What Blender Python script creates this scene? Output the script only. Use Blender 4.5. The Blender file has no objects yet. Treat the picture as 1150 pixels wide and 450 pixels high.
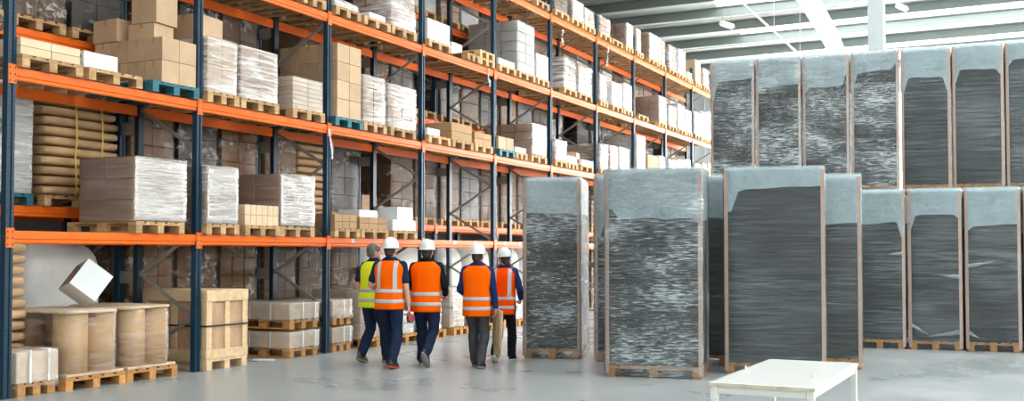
import bpy, bmesh, math, random
from mathutils import Vector, Matrix, noise
R = math.radians
SC = bpy.context.scene
COL = SC.collection
rnd = random.Random(11)

# ---------------------------------------------------------------- measuring frame
# world: the racking runs along +Y, its aisle face is the plane x = XF.
YAW = R(26.63)
FW = Vector((-math.sin(YAW), math.cos(YAW)))
RT = Vector((math.cos(YAW), math.sin(YAW)))
EYE, FPX, HOR = 1.55, 1150.0, 284.0
XF = -9.70

def plan(lat, d):
    p = RT * lat + FW * d
    return p.x, p.y
def floor_pt(px, py):
    d = EYE * FPX / (py - HOR)
    return plan((px - 575) / FPX * d, d)
def ya(px, x=XF):
    u = (px - 575) / FPX
    return -x * (RT.x - u * FW.x) / (RT.y - u * FW.y)
def za(px, py, x=XF):
    y = ya(px, x)
    d = FW.x * x + FW.y * y
    return EYE + (HOR - py) * d / FPX

# ---------------------------------------------------------------- materials
def nt(name):
    m = bpy.data.materials.new(name); m.use_nodes = True
    t = m.node_tree; b = t.nodes['Principled BSDF']
    return m, t, b
def N(t, kind, **kw):
    n = t.nodes.new(kind)
    for k, v in kw.items():
        if k.startswith('i_'):
            n.inputs[k[2:].replace('_', ' ')].default_value = v
        else:
            setattr(n, k, v)
    return n
def coords(t, scale=(1, 1, 1), rand=True):
    tc = N(t, 'ShaderNodeTexCoord')
    mp = N(t, 'ShaderNodeMapping'); mp.inputs['Scale'].default_value = scale
    if rand:
        oi = N(t, 'ShaderNodeObjectInfo')
        ad = N(t, 'ShaderNodeVectorMath', operation='ADD')
        mu = N(t, 'ShaderNodeMath', operation='MULTIPLY'); mu.inputs[1].default_value = 37.0
        t.links.new(oi.outputs['Random'], mu.inputs[0])
        t.links.new(tc.outputs['Object'], ad.inputs[0]); t.links.new(mu.outputs[0], ad.inputs[1])
        t.links.new(ad.outputs[0], mp.inputs['Vector'])
    else:
        t.links.new(tc.outputs['Object'], mp.inputs['Vector'])
    return mp
def ramp(t, src, stops):
    r = N(t, 'ShaderNodeValToRGB'); e = r.color_ramp.elements
    while len(e) < len(stops): e.new(0.5)
    for i, (p, c) in enumerate(stops):
        e[i].position = p; e[i].color = (*c, 1) if len(c) == 3 else c
    t.links.new(src, r.inputs['Fac'])
    return r
def mat(name, c, rough=.6, var=.12, scale=(6, 6, 6), metal=0, bump=0, bscale=None, spec=.5, perobj=.0):
    m, t, b = nt(name)
    mp = coords(t, scale)
    n = N(t, 'ShaderNodeTexNoise', i_Scale=1.0, i_Detail=5.0, i_Roughness=.6)
    t.links.new(mp.outputs[0], n.inputs['Vector'])
    lo = tuple(max(0, x * (1 - var)) for x in c); hi = tuple(min(1, x * (1 + var)) for x in c)
    r = ramp(t, n.outputs['Fac'], [(.3, lo), (.7, hi)])
    out = r.outputs['Color']
    if perobj:
        oi = N(t, 'ShaderNodeObjectInfo')
        mr = N(t, 'ShaderNodeMapRange'); mr.inputs['To Min'].default_value = 1 - perobj; mr.inputs['To Max'].default_value = 1 + perobj
        t.links.new(oi.outputs['Random'], mr.inputs['Value'])
        hs = N(t, 'ShaderNodeHueSaturation')
        t.links.new(mr.outputs[0], hs.inputs['Value']); t.links.new(out, hs.inputs['Color'])
        out = hs.outputs['Color']
    t.links.new(out, b.inputs['Base Color'])
    b.inputs['Roughness'].default_value = rough; b.inputs['Metallic'].default_value = metal
    b.inputs['Specular IOR Level'].default_value = spec
    if bump:
        bn = n
        if bscale:
            mp2 = coords(t, bscale)
            bn = N(t, 'ShaderNodeTexNoise', i_Scale=1.0, i_Detail=4.0)
            t.links.new(mp2.outputs[0], bn.inputs['Vector'])
        bp = N(t, 'ShaderNodeBump', i_Strength=bump, i_Distance=.02)
        t.links.new(bn.outputs['Fac'], bp.inputs['Height']); t.links.new(bp.outputs[0], b.inputs['Normal'])
    return m
def emis(name, c, s):
    m, t, b = nt(name)
    mp = coords(t, (1, 1, 1), False)
    n = N(t, 'ShaderNodeTexNoise', i_Scale=.6, i_Detail=2.0)
    t.links.new(mp.outputs[0], n.inputs['Vector'])
    r = ramp(t, n.outputs['Fac'], [(.2, tuple(x * .93 for x in c)), (.8, c)])
    b.inputs['Base Color'].default_value = (*[x*.6 for x in c], 1)
    t.links.new(r.outputs['Color'], b.inputs['Emission Color']); b.inputs['Emission Strength'].default_value = s
    return m
def film(name, lo, hi, col=(.85, .86, .86), streak=(2.2, 2.2, 42), rough=.2, p0=.42, p1=.72, bump=.5, big=1.3, gloss=.7):
    """clear stretch film: mostly see-through, whitened in creases that run round the load"""
    m, t, b = nt(name)
    mp = coords(t, streak)
    n = N(t, 'ShaderNodeTexNoise', i_Scale=1.0, i_Detail=4.0, i_Roughness=.65, i_Distortion=.6)
    t.links.new(mp.outputs[0], n.inputs['Vector'])
    mp2 = coords(t, (big, big, big * 1.6))
    n2 = N(t, 'ShaderNodeTexNoise', i_Scale=1.0, i_Detail=3.0)
    t.links.new(mp2.outputs[0], n2.inputs['Vector'])
    a = N(t, 'ShaderNodeMath', operation='MULTIPLY_ADD'); a.inputs[1].default_value = .75; 
    s = N(t, 'ShaderNodeMath', operation='MULTIPLY'); s.inputs[1].default_value = .38
    t.links.new(n2.outputs['Fac'], s.inputs[0])
    t.links.new(n.outputs['Fac'], a.inputs[0]); t.links.new(s.outputs[0], a.inputs[2])
    mr = N(t, 'ShaderNodeMapRange', interpolation_type='SMOOTHSTEP')
    mr.inputs['From Min'].default_value = p0; mr.inputs['From Max'].default_value = p1
    mr.inputs['To Min'].default_value = lo; mr.inputs['To Max'].default_value = hi
    t.links.new(a.outputs[0], mr.inputs['Value'])
    bp = N(t, 'ShaderNodeBump', i_Strength=bump, i_Distance=.03)
    t.links.new(n.outputs['Fac'], bp.inputs['Height']); t.links.new(bp.outputs[0], b.inputs['Normal'])
    b.inputs['Base Color'].default_value = (*col, 1); b.inputs['Roughness'].default_value = rough
    b.inputs['Specular IOR Level'].default_value = .6
    tr0 = N(t, 'ShaderNodeBsdfTransparent')
    gl = N(t, 'ShaderNodeBsdfGlossy'); gl.inputs['Roughness'].default_value = rough
    t.links.new(bp.outputs[0], gl.inputs['Normal'])
    fr = N(t, 'ShaderNodeFresnel'); fr.inputs['IOR'].default_value = 1.5
    t.links.new(bp.outputs[0], fr.inputs['Normal'])
    tr = N(t, 'ShaderNodeMixShader')
    fm = N(t, 'ShaderNodeMath', operation='MULTIPLY'); fm.inputs[1].default_value = gloss
    t.links.new(fr.outputs[0], fm.inputs[0]); t.links.new(fm.outputs[0], tr.inputs[0]); t.links.new(tr0.outputs[0], tr.inputs[1]); t.links.new(gl.outputs[0], tr.inputs[2])
    mx = N(t, 'ShaderNodeMixShader')
    t.links.new(mr.outputs[0], mx.inputs[0]); t.links.new(tr.outputs[0], mx.inputs[1]); t.links.new(b.outputs[0], mx.inputs[2])
    t.links.new(mx.outputs[0], t.nodes['Material Output'].inputs['Surface'])
    return m

M = {}
M['card'] = mat('cardboard', (.49, .335, .205), .8, .1, (3, 3, 3), perobj=.12)
M['cardpale'] = mat('pale_cardboard', (.68, .51, .335), .75, .08, (3, 3, 3), perobj=.08)
M['cardbrown'] = mat('mid_brown_cardboard', (.40, .24, .12), .8, .1, (3, 3, 3), perobj=.12)
M['cardgrey'] = mat('greyish_cardboard', (.64, .52, .41), .8, .08, (3, 3, 3), perobj=.1)
M['carddark'] = mat('brown_cardboard', (.17, .10, .06), .8, .15, (3, 3, 3), perobj=.25)
M['cardmauve'] = mat('mauve_brown_cardboard', (.37, .235, .165), .75, .1, (3, 3, 8), perobj=.1)
M['cardrear'] = mat('shaded_brown_cardboard', (.19, .098, .042), .8, .15, (3, 3, 3), perobj=.3)  # brown cardboard darkened in its colour for the rear row's shade
M['filmrear'] = mat('shade_darkened_goods', (.045, .037, .032), .5, .5, (2, 2, 5), perobj=.4)  # wrapped goods with the rear row's shade put into their colour
M['white'] = mat('white_carton', (.66, .68, .68), .6, .05, (3, 3, 3), perobj=.05)
M['greycart'] = mat('light_grey_carton', (.50, .50, .48), .7, .06, (3, 3, 3), perobj=.08)
M['tape'] = mat('brown_tape', (.42, .245, .115), .35, .08)
M['print'] = mat('dark_print', (.12, .1, .09), .6, .2)
M['paperlabel'] = mat('paper_label', (.8, .8, .78), .6, .05)
M['wood'] = mat('pallet_wood', (.47, .29, .135), .8, .3, (3, 14, 14), perobj=.22)
M['woodorange'] = mat('orange_pallet_wood', (.50, .24, .07), .8, .3, (3, 14, 14), perobj=.15)
M['crate'] = mat('crate_wood', (.70, .50, .29), .75, .18, (3, 10, 10), bump=.15)
M['ply'] = mat('crate_plywood', (.52, .33, .2), .75, .2, (9, 9, 3))
M['teal'] = mat('teal_pallet_paint', (.014, .13, .16), .6, .35, (6, 6, 6))
M['blue'] = mat('upright_blue', (.018, .075, .12), .45, .12)
M['navy'] = mat('upright_dark_blue', (.012, .03, .05), .5, .2)
M['orange'] = mat('beam_orange', (.84, .145, .010), .42, .07, (1.5, 1.5, 8), spec=.25)
M['galv'] = mat('galvanised_steel', (.36, .35, .31), .45, .15, metal=.6)
M['strap'] = mat('white_strap', (.74, .78, .76), .5, .05)
M['yellow'] = mat('yellow_strap', (.75, .47, .05), .5, .1)
M['blackstrap'] = mat('black_strap', (.02, .02, .02), .5, .1)
M['bag'] = mat('kraft_paper_bag', (.52, .33, .17), .6, .18, (5, 5, 5), bump=.35, bscale=(9, 9, 9), perobj=.1)
M['bigbag'] = mat('white_woven_bag', (.72, .72, .70), .7, .07, (5, 5, 5), bump=.5, bscale=(4, 4, 9), perobj=.05)
M['roll'] = mat('kraft_roll', (.68, .42, .21), .55, .06, (4, 4, .6))
M['rolltop'] = mat('dusty_plastic_sheet', (.55, .42, .29), .5, .25, (7, 7, 7), bump=.8)
M['black'] = None
M['post'] = mat('paperboard_edge', (.60, .42, .32), .75, .08, (8, 8, 8))
M['cap'] = None
M['skin'] = mat('skin', (.58, .32, .22), .55, .08)
M['hairdark'] = mat('dark_hair', (.035, .022, .016), .6, .3, (40, 40, 40))
M['hairgrey'] = mat('grey_hair', (.12, .11, .10), .6, .4, (40, 40, 40))
M['hivis'] = mat('hi_vis_orange', (1.0, .125, .0), .7, .04, spec=.06)
M['hired'] = mat('hi_vis_red_orange', (1.0, .075, .0), .7, .04, spec=.06)
M['hiyel'] = mat('hi_vis_yellow', (.78, .88, .03), .65, .05, spec=.12)
M['reflect'] = mat('reflective_tape', (.50, .50, .50), .35, .05)
M['navycloth'] = mat('navy_cloth', (.012, .022, .05), .85, .25, (12, 12, 12), bump=.3, spec=.12)
M['navyblue'] = mat('blue_cloth', (.018, .03, .11), .85, .25, (12, 12, 12), bump=.3, spec=.12)
M['blackcloth'] = mat('black_cloth', (.010, .011, .014), .85, .25, (12, 12, 12), bump=.3, spec=.12)
M['greycloth'] = mat('charcoal_cloth', (.055, .058, .062), .85, .25, (12, 12, 12), bump=.3, spec=.12)
M['helmet'] = mat('white_plastic', (.82, .84, .86), .3, .03)
M['shoebrown'] = mat('brown_shoe', (.09, .055, .03), .6, .2)
M['shoedark'] = mat('dark_shoe', (.025, .025, .025), .6, .2)
M['solered'] = mat('red_sole', (.45, .03, .03), .6, .1)
M['solegrey'] = mat('grey_sole', (.22, .2, .17), .7, .1)
M['solewhite'] = mat('white_sole', (.6, .58, .52), .6, .1)
M['eye'] = mat('eye_dark', (.05, .035, .03), .3, .1)
M['red'] = mat('red_plastic', (.6, .02, .02), .35, .1)
M['metal'] = mat('bare_metal', (.45, .45, .45), .35, .1, metal=.8)
M['tabletop'] = mat('white_laminate', (.80, .80, .77), .18, .03, (4, 4, 4))
M['tableleg'] = mat('cream_painted_steel', (.72, .73, .68), .4, .05)
M['edgewood'] = mat('worn_table_edge', (.60, .53, .40), .6, .25, (14, 14, 14))
M['steelwhite'] = mat('white_painted_steel', (.80, .84, .84), .45, .04)
M['column'] = mat('grey_painted_column', (.46, .51, .51), .5, .04)
M['purlin'] = mat('grey_green_steel', (.19, .225, .215), .5, .06, (.5, 4, 4))
M['roofsheet'] = mat('roof_sheet', (.74, .76, .73), .5, .05, (.5, 3, 3))
M['wall'] = mat('cladding_wall', (.60, .64, .65), .6, .05, (1, 1, .5))
M['walldark'] = mat('concrete_wall', (.22, .21, .20), .8, .15, (1, 1, 1))
M['sky'] = emis('daylight_rooflight', (.96, 1.0, 1.0), 6.2)
M['day'] = emis('daylight_window', (1.0, .99, .97), 5.0)
M['dayfar'] = emis('daylight_end_wall', (1.0, .99, .97), 16.0)
M['frontfill'] = emis('added_front_fill', (1.0, .99, .97), 2.4)  # glow added behind the camera to lift faces turned towards it
M['lamp'] = emis('lamp_tube', (1, 1, .97), 6.0)
M['wrap'] = film('stretch_film', .01, .22, (.9, .86, .82), streak=(2, 2, 26), p0=.50, p1=.76, bump=.3, rough=.14)
M['wrapwhite'] = film('heavy_stretch_film', .06, .66, (.92, .88, .84), streak=(2, 2, 26), p0=.45, p1=.72, bump=.35, rough=.14)
M['wrapglare'] = film('painted_glare_film', .04, .52, (.92, .87, .82), streak=(2.2, 2.2, 30), p0=.43, p1=.70, bump=.35, rough=.14)  # glare painted as whitened film, for load fronts only
M['wrapdark'] = film('glint_flecked_stretch_film', .0, .55, (.7, .66, .62), streak=(10, 10, 14), p0=.58, p1=.72, bump=1.0, rough=.12, gloss=.5)  # flecks mix crinkle whitening with glints painted into the film colour
M['tail'] = film('torn_film_strip', .06, .30, (.56, .64, .67), streak=(9, 9, 9), p0=.35, p1=.7, bump=.5, rough=.2)
M['wrapA'] = film('glossy_black_stack_film', .03, .85, (.70, .78, .80), streak=(7, 7, 66), p0=.50, p1=.80, bump=.5, rough=.12, big=1.6, gloss=.7)
M['wrapB'] = film('thin_black_stack_film', .02, .24, (.60, .70, .73), streak=(2.2, 2.2, 46), p0=.48, p1=.80, bump=.25, rough=.18, big=1.0, gloss=.6)
M['skirt'] = film('loose_film', .03, .42, (.9, .85, .78), streak=(4, 4, 9), p0=.52, p1=.78, bump=.4, rough=.15, gloss=.4)

def black_panels():
    m, t, b = nt('black_foam_panels')
    mp = coords(t, (1.2, 1.2, 75))
    n = N(t, 'ShaderNodeTexNoise', i_Scale=1.0, i_Detail=3.0)
    t.links.new(mp.outputs[0], n.inputs['Vector'])
    r = ramp(t, n.outputs['Fac'], [(.3, (.006, .008, .010)), (.55, (.017, .022, .025)), (.8, (.05, .058, .062))])
    t.links.new(r.outputs['Color'], b.inputs['Base Color']); b.inputs['Roughness'].default_value = .55
    bp = N(t, 'ShaderNodeBump', i_Strength=.4, i_Distance=.01)
    t.links.new(n.outputs['Fac'], bp.inputs['Height']); t.links.new(bp.outputs[0], b.inputs['Normal'])
    return m
M['black'] = black_panels()
def cap_mat():
    m = film('pale_blue_top_film', .70, .93, (.42, .555, .60), streak=(5, 5, 5), p0=.35, p1=.7, bump=.7, rough=.3)
    return m
M['cap'] = cap_mat()

def floor_mat():
    m, t, b = nt('sealed_concrete')
    mp = coords(t, (1, 1, 1), False)
    n = N(t, 'ShaderNodeTexNoise', i_Scale=.55, i_Detail=7.0, i_Roughness=.62)
    t.links.new(mp.outputs[0], n.inputs['Vector'])
    r = ramp(t, n.outputs['Fac'], [(.3, (.235, .265, .272)), (.5, (.295, .322, .326)), (.72, (.352, .372, .372))])
    n2 = N(t, 'ShaderNodeTexNoise', i_Scale=26.0, i_Detail=5.0, i_Roughness=.75)
    t.links.new(mp.outputs[0], n2.inputs['Vector'])
    r2 = ramp(t, n2.outputs['Fac'], [(.67, (0, 0, 0)), (.82, (.8, .8, .8))])
    mx = N(t, 'ShaderNodeMix', data_type='RGBA'); mx.inputs[7].default_value = (.17, .155, .14, 1)
    t.links.new(r2.outputs['Color'], mx.inputs[0]); t.links.new(r.outputs['Color'], mx.inputs[6])
    # long dusty scuffs along the aisle
    mp3 = N(t, 'ShaderNodeMapping'); mp3.inputs['Scale'].default_value = (1.6, .22, 1); mp3.inputs['Rotation'].default_value = (0, 0, R(35))
    tc = N(t, 'ShaderNodeTexCoord'); t.links.new(tc.outputs['Object'], mp3.inputs['Vector'])
    n3 = N(t, 'ShaderNodeTexNoise', i_Scale=1.4, i_Detail=6.0, i_Roughness=.7, i_Distortion=1.2)
    t.links.new(mp3.outputs[0], n3.inputs['Vector'])
    r3 = ramp(t, n3.outputs['Fac'], [(.57, (0, 0, 0)), (.63, (.18, .18, .18)), (.69, (0, 0, 0))])
    mx2 = N(t, 'ShaderNodeMix', data_type='RGBA'); mx2.inputs[7].default_value = (.42, .37, .32, 1)
    t.links.new(r3.outputs['Color'], mx2.inputs[0]); t.links.new(mx.outputs[2], mx2.inputs[6])
    t.links.new(mx2.outputs[2], b.inputs['Base Color'])
    rr = ramp(t, n.outputs['Fac'], [(.3, (.22,) * 3), (.7, (.40,) * 3)])
    t.links.new(rr.outputs['Color'], b.inputs['Roughness'])
    return m
M['floor'] = floor_mat()

def upright_mat(name, base):
    """painted steel with the punched slots of a rack post"""
    m, t, b = nt(name)
    tc = N(t, 'ShaderNodeTexCoord'); sp = N(t, 'ShaderNodeSeparateXYZ')
    t.links.new(tc.outputs['Object'], sp.inputs[0])
    def mth(op, a, bv=None):
        n = N(t, 'ShaderNodeMath', operation=op)
        if hasattr(a, 'links'): t.links.new(a, n.inputs[0])
        else: n.inputs[0].default_value = a
        if bv is not None:
            if hasattr(bv, 'links'): t.links.new(bv, n.inputs[1])
            else: n.inputs[1].default_value = bv
        return n.outputs[0]
    fz = mth('FRACT', mth('MULTIPLY', sp.outputs['Z'], 1 / .05))
    inz = mth('LESS_THAN', mth('ABSOLUTE', mth('SUBTRACT', fz, .5)), .22)
    ay = mth('ABSOLUTE', sp.outputs['Y'])
    iny = mth('LESS_THAN', mth('ABSOLUTE', mth('SUBTRACT', ay, .030)), .0075)
    fx = mth('GREATER_THAN', sp.outputs['X'], .0)
    k = mth('MULTIPLY', mth('MULTIPLY', inz, iny), fx)
    n = N(t, 'ShaderNodeTexNoise', i_Scale=7.0, i_Detail=4.0); t.links.new(tc.outputs['Object'], n.inputs['Vector'])
    r = ramp(t, n.outputs['Fac'], [(.3, tuple(x * .85 for x in base)), (.7, tuple(x * 1.15 for x in base))])
    mx = N(t, 'ShaderNodeMix', data_type='RGBA'); mx.inputs[7].default_value = (.003, .005, .007, 1)
    t.links.new(k, mx.inputs[0]); t.links.new(r.outputs['Color'], mx.inputs[6])
    t.links.new(mx.outputs[2], b.inputs['Base Color']); b.inputs['Roughness'].default_value = .4; b.inputs['Specular IOR Level'].default_value = .35
    return m
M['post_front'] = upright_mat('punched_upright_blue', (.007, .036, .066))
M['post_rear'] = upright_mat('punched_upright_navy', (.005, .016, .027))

# ---------------------------------------------------------------- mesh builder
class MB:
    def __init__(s): s.v = []; s.f = []; s.m = []; s.s = []
    def add(s, vs, fs, mi=0, sm=False):
        o = len(s.v); s.v += [tuple(v) for v in vs]
        for f in fs:
            s.f.append(tuple(i + o for i in f)); s.m.append(mi); s.s.append(sm)
        return s
    def box(s, x0, x1, y0, y1, z0, z1, mi=0, mx=None):
        vs = [(x, y, z) for z in (z0, z1) for y in (y0, y1) for x in (x0, x1)]
        if mx is not None: vs = [mx @ Vector(v) for v in vs]
        return s.add(vs, [(0, 2, 3, 1), (4, 5, 7, 6), (0, 1, 5, 4), (2, 6, 7, 3), (0, 4, 6, 2), (1, 3, 7, 5)], mi)
    def bar(s, p, q, w, h, mi=0, up=(0, 0, 1)):
        p, q = Vector(p), Vector(q); d = (q - p); L = d.length; d.normalize()
        u = Vector(up); a = d.cross(u)
        if a.length < 1e-4: a = d.cross(Vector((1, 0, 0)))
        a.normalize(); b = a.cross(d)
        mx = Matrix((( a.x, d.x, b.x, p.x), (a.y, d.y, b.y, p.y), (a.z, d.z, b.z, p.z), (0, 0, 0, 1)))
        return s.box(-w / 2, w / 2, 0, L, -h / 2, h / 2, mi, mx)
    def tube(s, pts, rs, n=10, mi=0, caps=True, sm=True):
        pts = [Vector(p) for p in pts]; rings = []
        if not hasattr(rs, '__len__'): rs = [rs] * len(pts)
        ref = None; vs = []; fs = []
        for i, p in enumerate(pts):
            d = (pts[min(i + 1, len(pts) - 1)] - pts[max(i - 1, 0)]).normalized()
            if ref is None:
                ref = d.orthogonal().normalized()
            a = (ref - d * ref.dot(d)).normalized(); ref = a; b = d.cross(a)
            for k in range(n):
                t = 2 * math.pi * k / n
                vs.append(p + (a * math.cos(t) + b * math.sin(t)) * rs[i])
        for i in range(len(pts) - 1):
            for k in range(n):
                fs.append((i * n + k, i * n + (k + 1) % n, (i + 1) * n + (k + 1) % n, (i + 1) * n + k))
        if caps:
            fs.append(tuple(reversed(range(n)))); fs.append(tuple((len(pts) - 1) * n + k for k in range(n)))
        return s.add(vs, fs, mi, sm)
    def cap(s, p, q, r0, r1, n=14, mi=0):
        p, q = Vector(p), Vector(q); d = q - p; L = max(d.length, 1e-5); d = d / L
        pts, rs = [], []
        for k in range(5):
            t = math.pi / 2 * k / 4
            pts.append(p - d * r0 * math.cos(t)); rs.append(max(r0 * math.sin(t), r0 * .03))
        for k in range(5):
            t = math.pi / 2 * k / 4
            pts.append(q + d * r1 * math.sin(t)); rs.append(max(r1 * math.cos(t), r1 * .03))
        return s.tube(pts, rs, n, mi)
    def ell(s, c, r, mx=None, n=18, k=12, mi=0):
        vs = [(c[0], c[1], c[2] - r[2])]; fs = []
        for i in range(1, k):
            ph = -math.pi / 2 + math.pi * i / k
            for j in range(n):
                t = 2 * math.pi * j / n
                vs.append((c[0] + r[0] * math.cos(ph) * math.cos(t), c[1] + r[1] * math.cos(ph) * math.sin(t), c[2] + r[2] * math.sin(ph)))
        vs.append((c[0], c[1], c[2] + r[2])); e = len(vs) - 1
        for j in range(n):
            fs.append((0, 1 + (j + 1) % n, 1 + j)); fs.append((e, e - n + j, e - n + (j + 1) % n))
        for i in range(k - 2):
            for j in range(n):
                a = 1 + i * n; fs.append((a + j, a + (j + 1) % n, a + n + (j + 1) % n, a + n + j))
        if mx is not None: vs = [mx @ Vector(v) for v in vs]
        return s.add(vs, fs, mi, True)
    def loft(s, rings, mi=0, sm=True, caps=True):
        n = len(rings[0]); vs = [v for r in rings for v in r]; fs = []
        for i in range(len(rings) - 1):
            for k in range(n):
                fs.append((i * n + k, i * n + (k + 1) % n, (i + 1) * n + (k + 1) % n, (i + 1) * n + k))
        if caps in (True, 'bottom'): fs.append(tuple(reversed(range(n))))
        if caps in (True, 'top'): fs.append(tuple((len(rings) - 1) * n + k for k in range(n)))
        return s.add(vs, fs, mi, sm)
    def prism(s, poly, axis, a, b, mi=0):
        """poly in the two other axes, extruded along axis"""
        def p3(u, v, w):
            return {'x': (w, u, v), 'y': (u, w, v), 'z': (u, v, w)}[axis]
        n = len(poly); vs = [p3(*p, a) for p in poly] + [p3(*p, b) for p in poly]
        fs = [tuple(range(n)), tuple(reversed(range(n, 2 * n)))] + [(k, k + n, (k + 1) % n + n, (k + 1) % n) for k in range(n)]
        return s.add(vs, fs, mi)
    def mesh(s, name, mats, bevel=0, fix=True):
        me = bpy.data.meshes.new(name)
        me.from_pydata(s.v, [], s.f)
        if not isinstance(mats, (list, tuple)): mats = [mats]
        for m in mats: me.materials.append(m)
        me.polygons.foreach_set('material_index', s.m); me.polygons.foreach_set('use_smooth', s.s)
        if fix or bevel:
            bm = bmesh.new(); bm.from_mesh(me)
            bmesh.ops.recalc_face_normals(bm, faces=bm.faces)
            if bevel:
                bmesh.ops.bevel(bm, geom=list(bm.edges), offset=bevel, segments=1, affect='EDGES', clamp_overlap=True)
            bm.to_mesh(me); bm.free()
        me.update()
        return me

def link(name, me, parent=None, loc=(0, 0, 0), rot=0):
    o = bpy.data.objects.new(name, me); COL.objects.link(o)
    o.location = loc
    if rot: o.rotation_euler = rot if hasattr(rot, '__len__') else (0, 0, rot)
    if parent is not None: o.parent = parent
    return o
def build(name, mb, mats, parent=None, bevel=0, loc=(0, 0, 0), rot=0):
    return link(name, mb.mesh(name, mats, bevel), parent, loc, rot)
USED = {}
def tag(o, label, cat, group=None):
    label = ' '.join(label.split())
    w = label.split()
    if len(w) > 16: print('LONG LABEL', len(w), label)
    if label in USED and not group: print('DUP LABEL', label)
    USED[label] = 1
    o['label'] = label; o['category'] = cat
    if group: o['group'] = group
    return o
def thing(name, label, cat, loc=(0, 0, 0), rot=0, group=None):
    o = link(name, None, None, loc, rot); o.empty_display_size = .1
    return tag(o, label, cat, group)
def struct(name, mb, mats, parent=None, bevel=0):
    o = build(name, mb, mats, parent, bevel); o['kind'] = 'structure'
    return o
CACHE = {}
def cached(key, fn):
    if key not in CACHE: CACHE[key] = fn()
    return CACHE[key]

# ---------------------------------------------------------------- the hall
Y0, Y1, X0, X1 = -14.0, 41.0, -14.2, 23.0
def roof(y): return 10.7 - 2.1 * ((y - 6) / 35.0) ** 2
struct('floor', MB().box(X0 - .2, X1 + .2, Y0 - .2, Y1 + .2, -.3, 0), M['floor'])
struct('wall_left', MB().box(X0 - .2, X0, Y0, Y1, 0, 10.8), M['walldark'])
# far wall: ribbed cladding
wb = MB().box(X0, X1, Y1, Y1 + .2, 0, 10.2)
x = X0
while x < X1:
    wb.box(x, x + .12, Y1 - .03, Y1, 0, roof(Y1) - .1); x += .4
struct('wall_back', wb, M['wall'])
struct('wall_right', MB().box(X1, X1 + .2, Y0, Y1, 0, 10.8), M['wall'])
struct('wall_front', MB().box(X0, X1, Y0 - .2, Y0, 0, 10.8), M['wall'])
# translucent daylight panels; the unseen front-wall ones are added fill light
wi = [0]
def window(x0, x1, y0, y1, z0, z1, m='day'):
    wi[0] += 1
    struct('window_%d' % wi[0], MB().box(x0, x1, y0, y1, z0, z1), M[m])
for k in range(9):
    a = -8 + k * 5.4
    window(X1 - .06, X1 - .01, a, a + 4.6, 3.2, 7.8)
for k in range(6):
    window(-8 + k * 5.1, -8 + k * 5.1 + 4.6, Y1 - .09, Y1 - .04, 1.2, 7.6, 'dayfar')
for k in range(4):
    window(-4 + k * 6.5, -4 + k * 6.5 + 5, Y0 + .01, Y0 + .06, 2.0, 7.0, 'frontfill')  # unseen glowing panels, added to light the fronts of the black stacks
# roof: corrugated sheet with a rooflight strip in every second bay, purlins between
PITCH = 1.55
y = Y0; k = 0; rs = MB(); strips = []
while y < Y1:
    ya_, yb = y, min(y + PITCH, Y1)
    za_, zb = roof(ya_), roof(yb)
    if (k % 2 == 1 and ya_ > 11) or k % 4 == 3:
        strips.append((ya_ + .12, yb - .12))
        for (p, q) in ((ya_, ya_ + .12), (yb - .12, yb)):
            rs.prism([(p, roof(p)), (q, roof(q)), (q, roof(q) + .08), (p, roof(p) + .08)], 'x', X0, X1)
    else:
        n = 8
        for i in range(n):
            p = ya_ + (yb - ya_) * i / n; q = ya_ + (yb - ya_) * (i + 1) / n
            dz = .035 if i % 2 else 0
            rs.prism([(p, roof(p) + dz), (q, roof(q) + dz), (q, roof(q) + .09), (p, roof(p) + .09)], 'x', X0, X1)
    y += PITCH; k += 1
struct('ceiling', rs, M['roofsheet'])
RX = -8.8; rs2 = MB()
for (p, q) in strips:
    wi[0] += 1
    struct('window_%d' % wi[0], MB().prism([(p, roof(p) + .02), (q, roof(q) + .02), (q, roof(q) + .07), (p, roof(p) + .07)], 'x', RX, X1), M['sky'])
    rs2.prism([(p, roof(p)), (q, roof(q)), (q, roof(q) + .08), (p, roof(p) + .08)], 'x', X0, RX)
struct('ceiling', rs2, M['roofsheet'])
ti = [0]
y = Y0 + .001; 
while y < Y1:
    ti[0] += 1; z = roof(y)
    mb = MB()
    mb.box(X0, X1, y - .012, y + .012, z - .26, z)
    mb.box(X0, X1, y - .012, y + .075, z - .275, z - .26)
    mb.box(X0, X1, y - .075, y + .012, z - .015, z)
    struct('trim_%d' % ti[0], mb, M['purlin'])
    y += PITCH
# curved white roof rib
def rib(xc, name):
    pts = []
    n = 26
    for i in range(n + 1):
        a = math.pi * i / n
        yy = 17.5 - 18.8 * math.cos(a)
        pts.append((yy, 5.3 + 3.55 * max(0.0, math.sin(a)) ** .55))
    mb = MB(); w = .16; h = .26
    for i in range(n):
        (y0, z0), (y1, z1) = pts[i], pts[i + 1]
        mb.prism([(y0, z0 - h), (y1, z1 - h), (y1, z1 + h), (y0, z0 + h)], 'x', xc - w, xc + w)
    for (yy, zz) in (pts[0], pts[-1]):
        mb.box(xc - w, xc + w, yy - .2, yy + .2, 0, zz)
    o = struct(name, mb, M['steelwhite'])
ti[0] += 1; rib(-5.2, 'trim_%d' % ti[0])
# square white column behind the black stacks
cx, cy = plan((987 - 575) / FPX * 23.0, 23.0)
ti[0] += 1
mb = MB().box(cx - .17, cx + .17, cy - .17, cy + .17, 0, roof(cy) - .1)
mb.box(cx - .26, cx + .26, cy - .26, cy + .26, 0, .04)
struct('trim_%d' % ti[0], mb, M['column'], bevel=.01)
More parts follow.
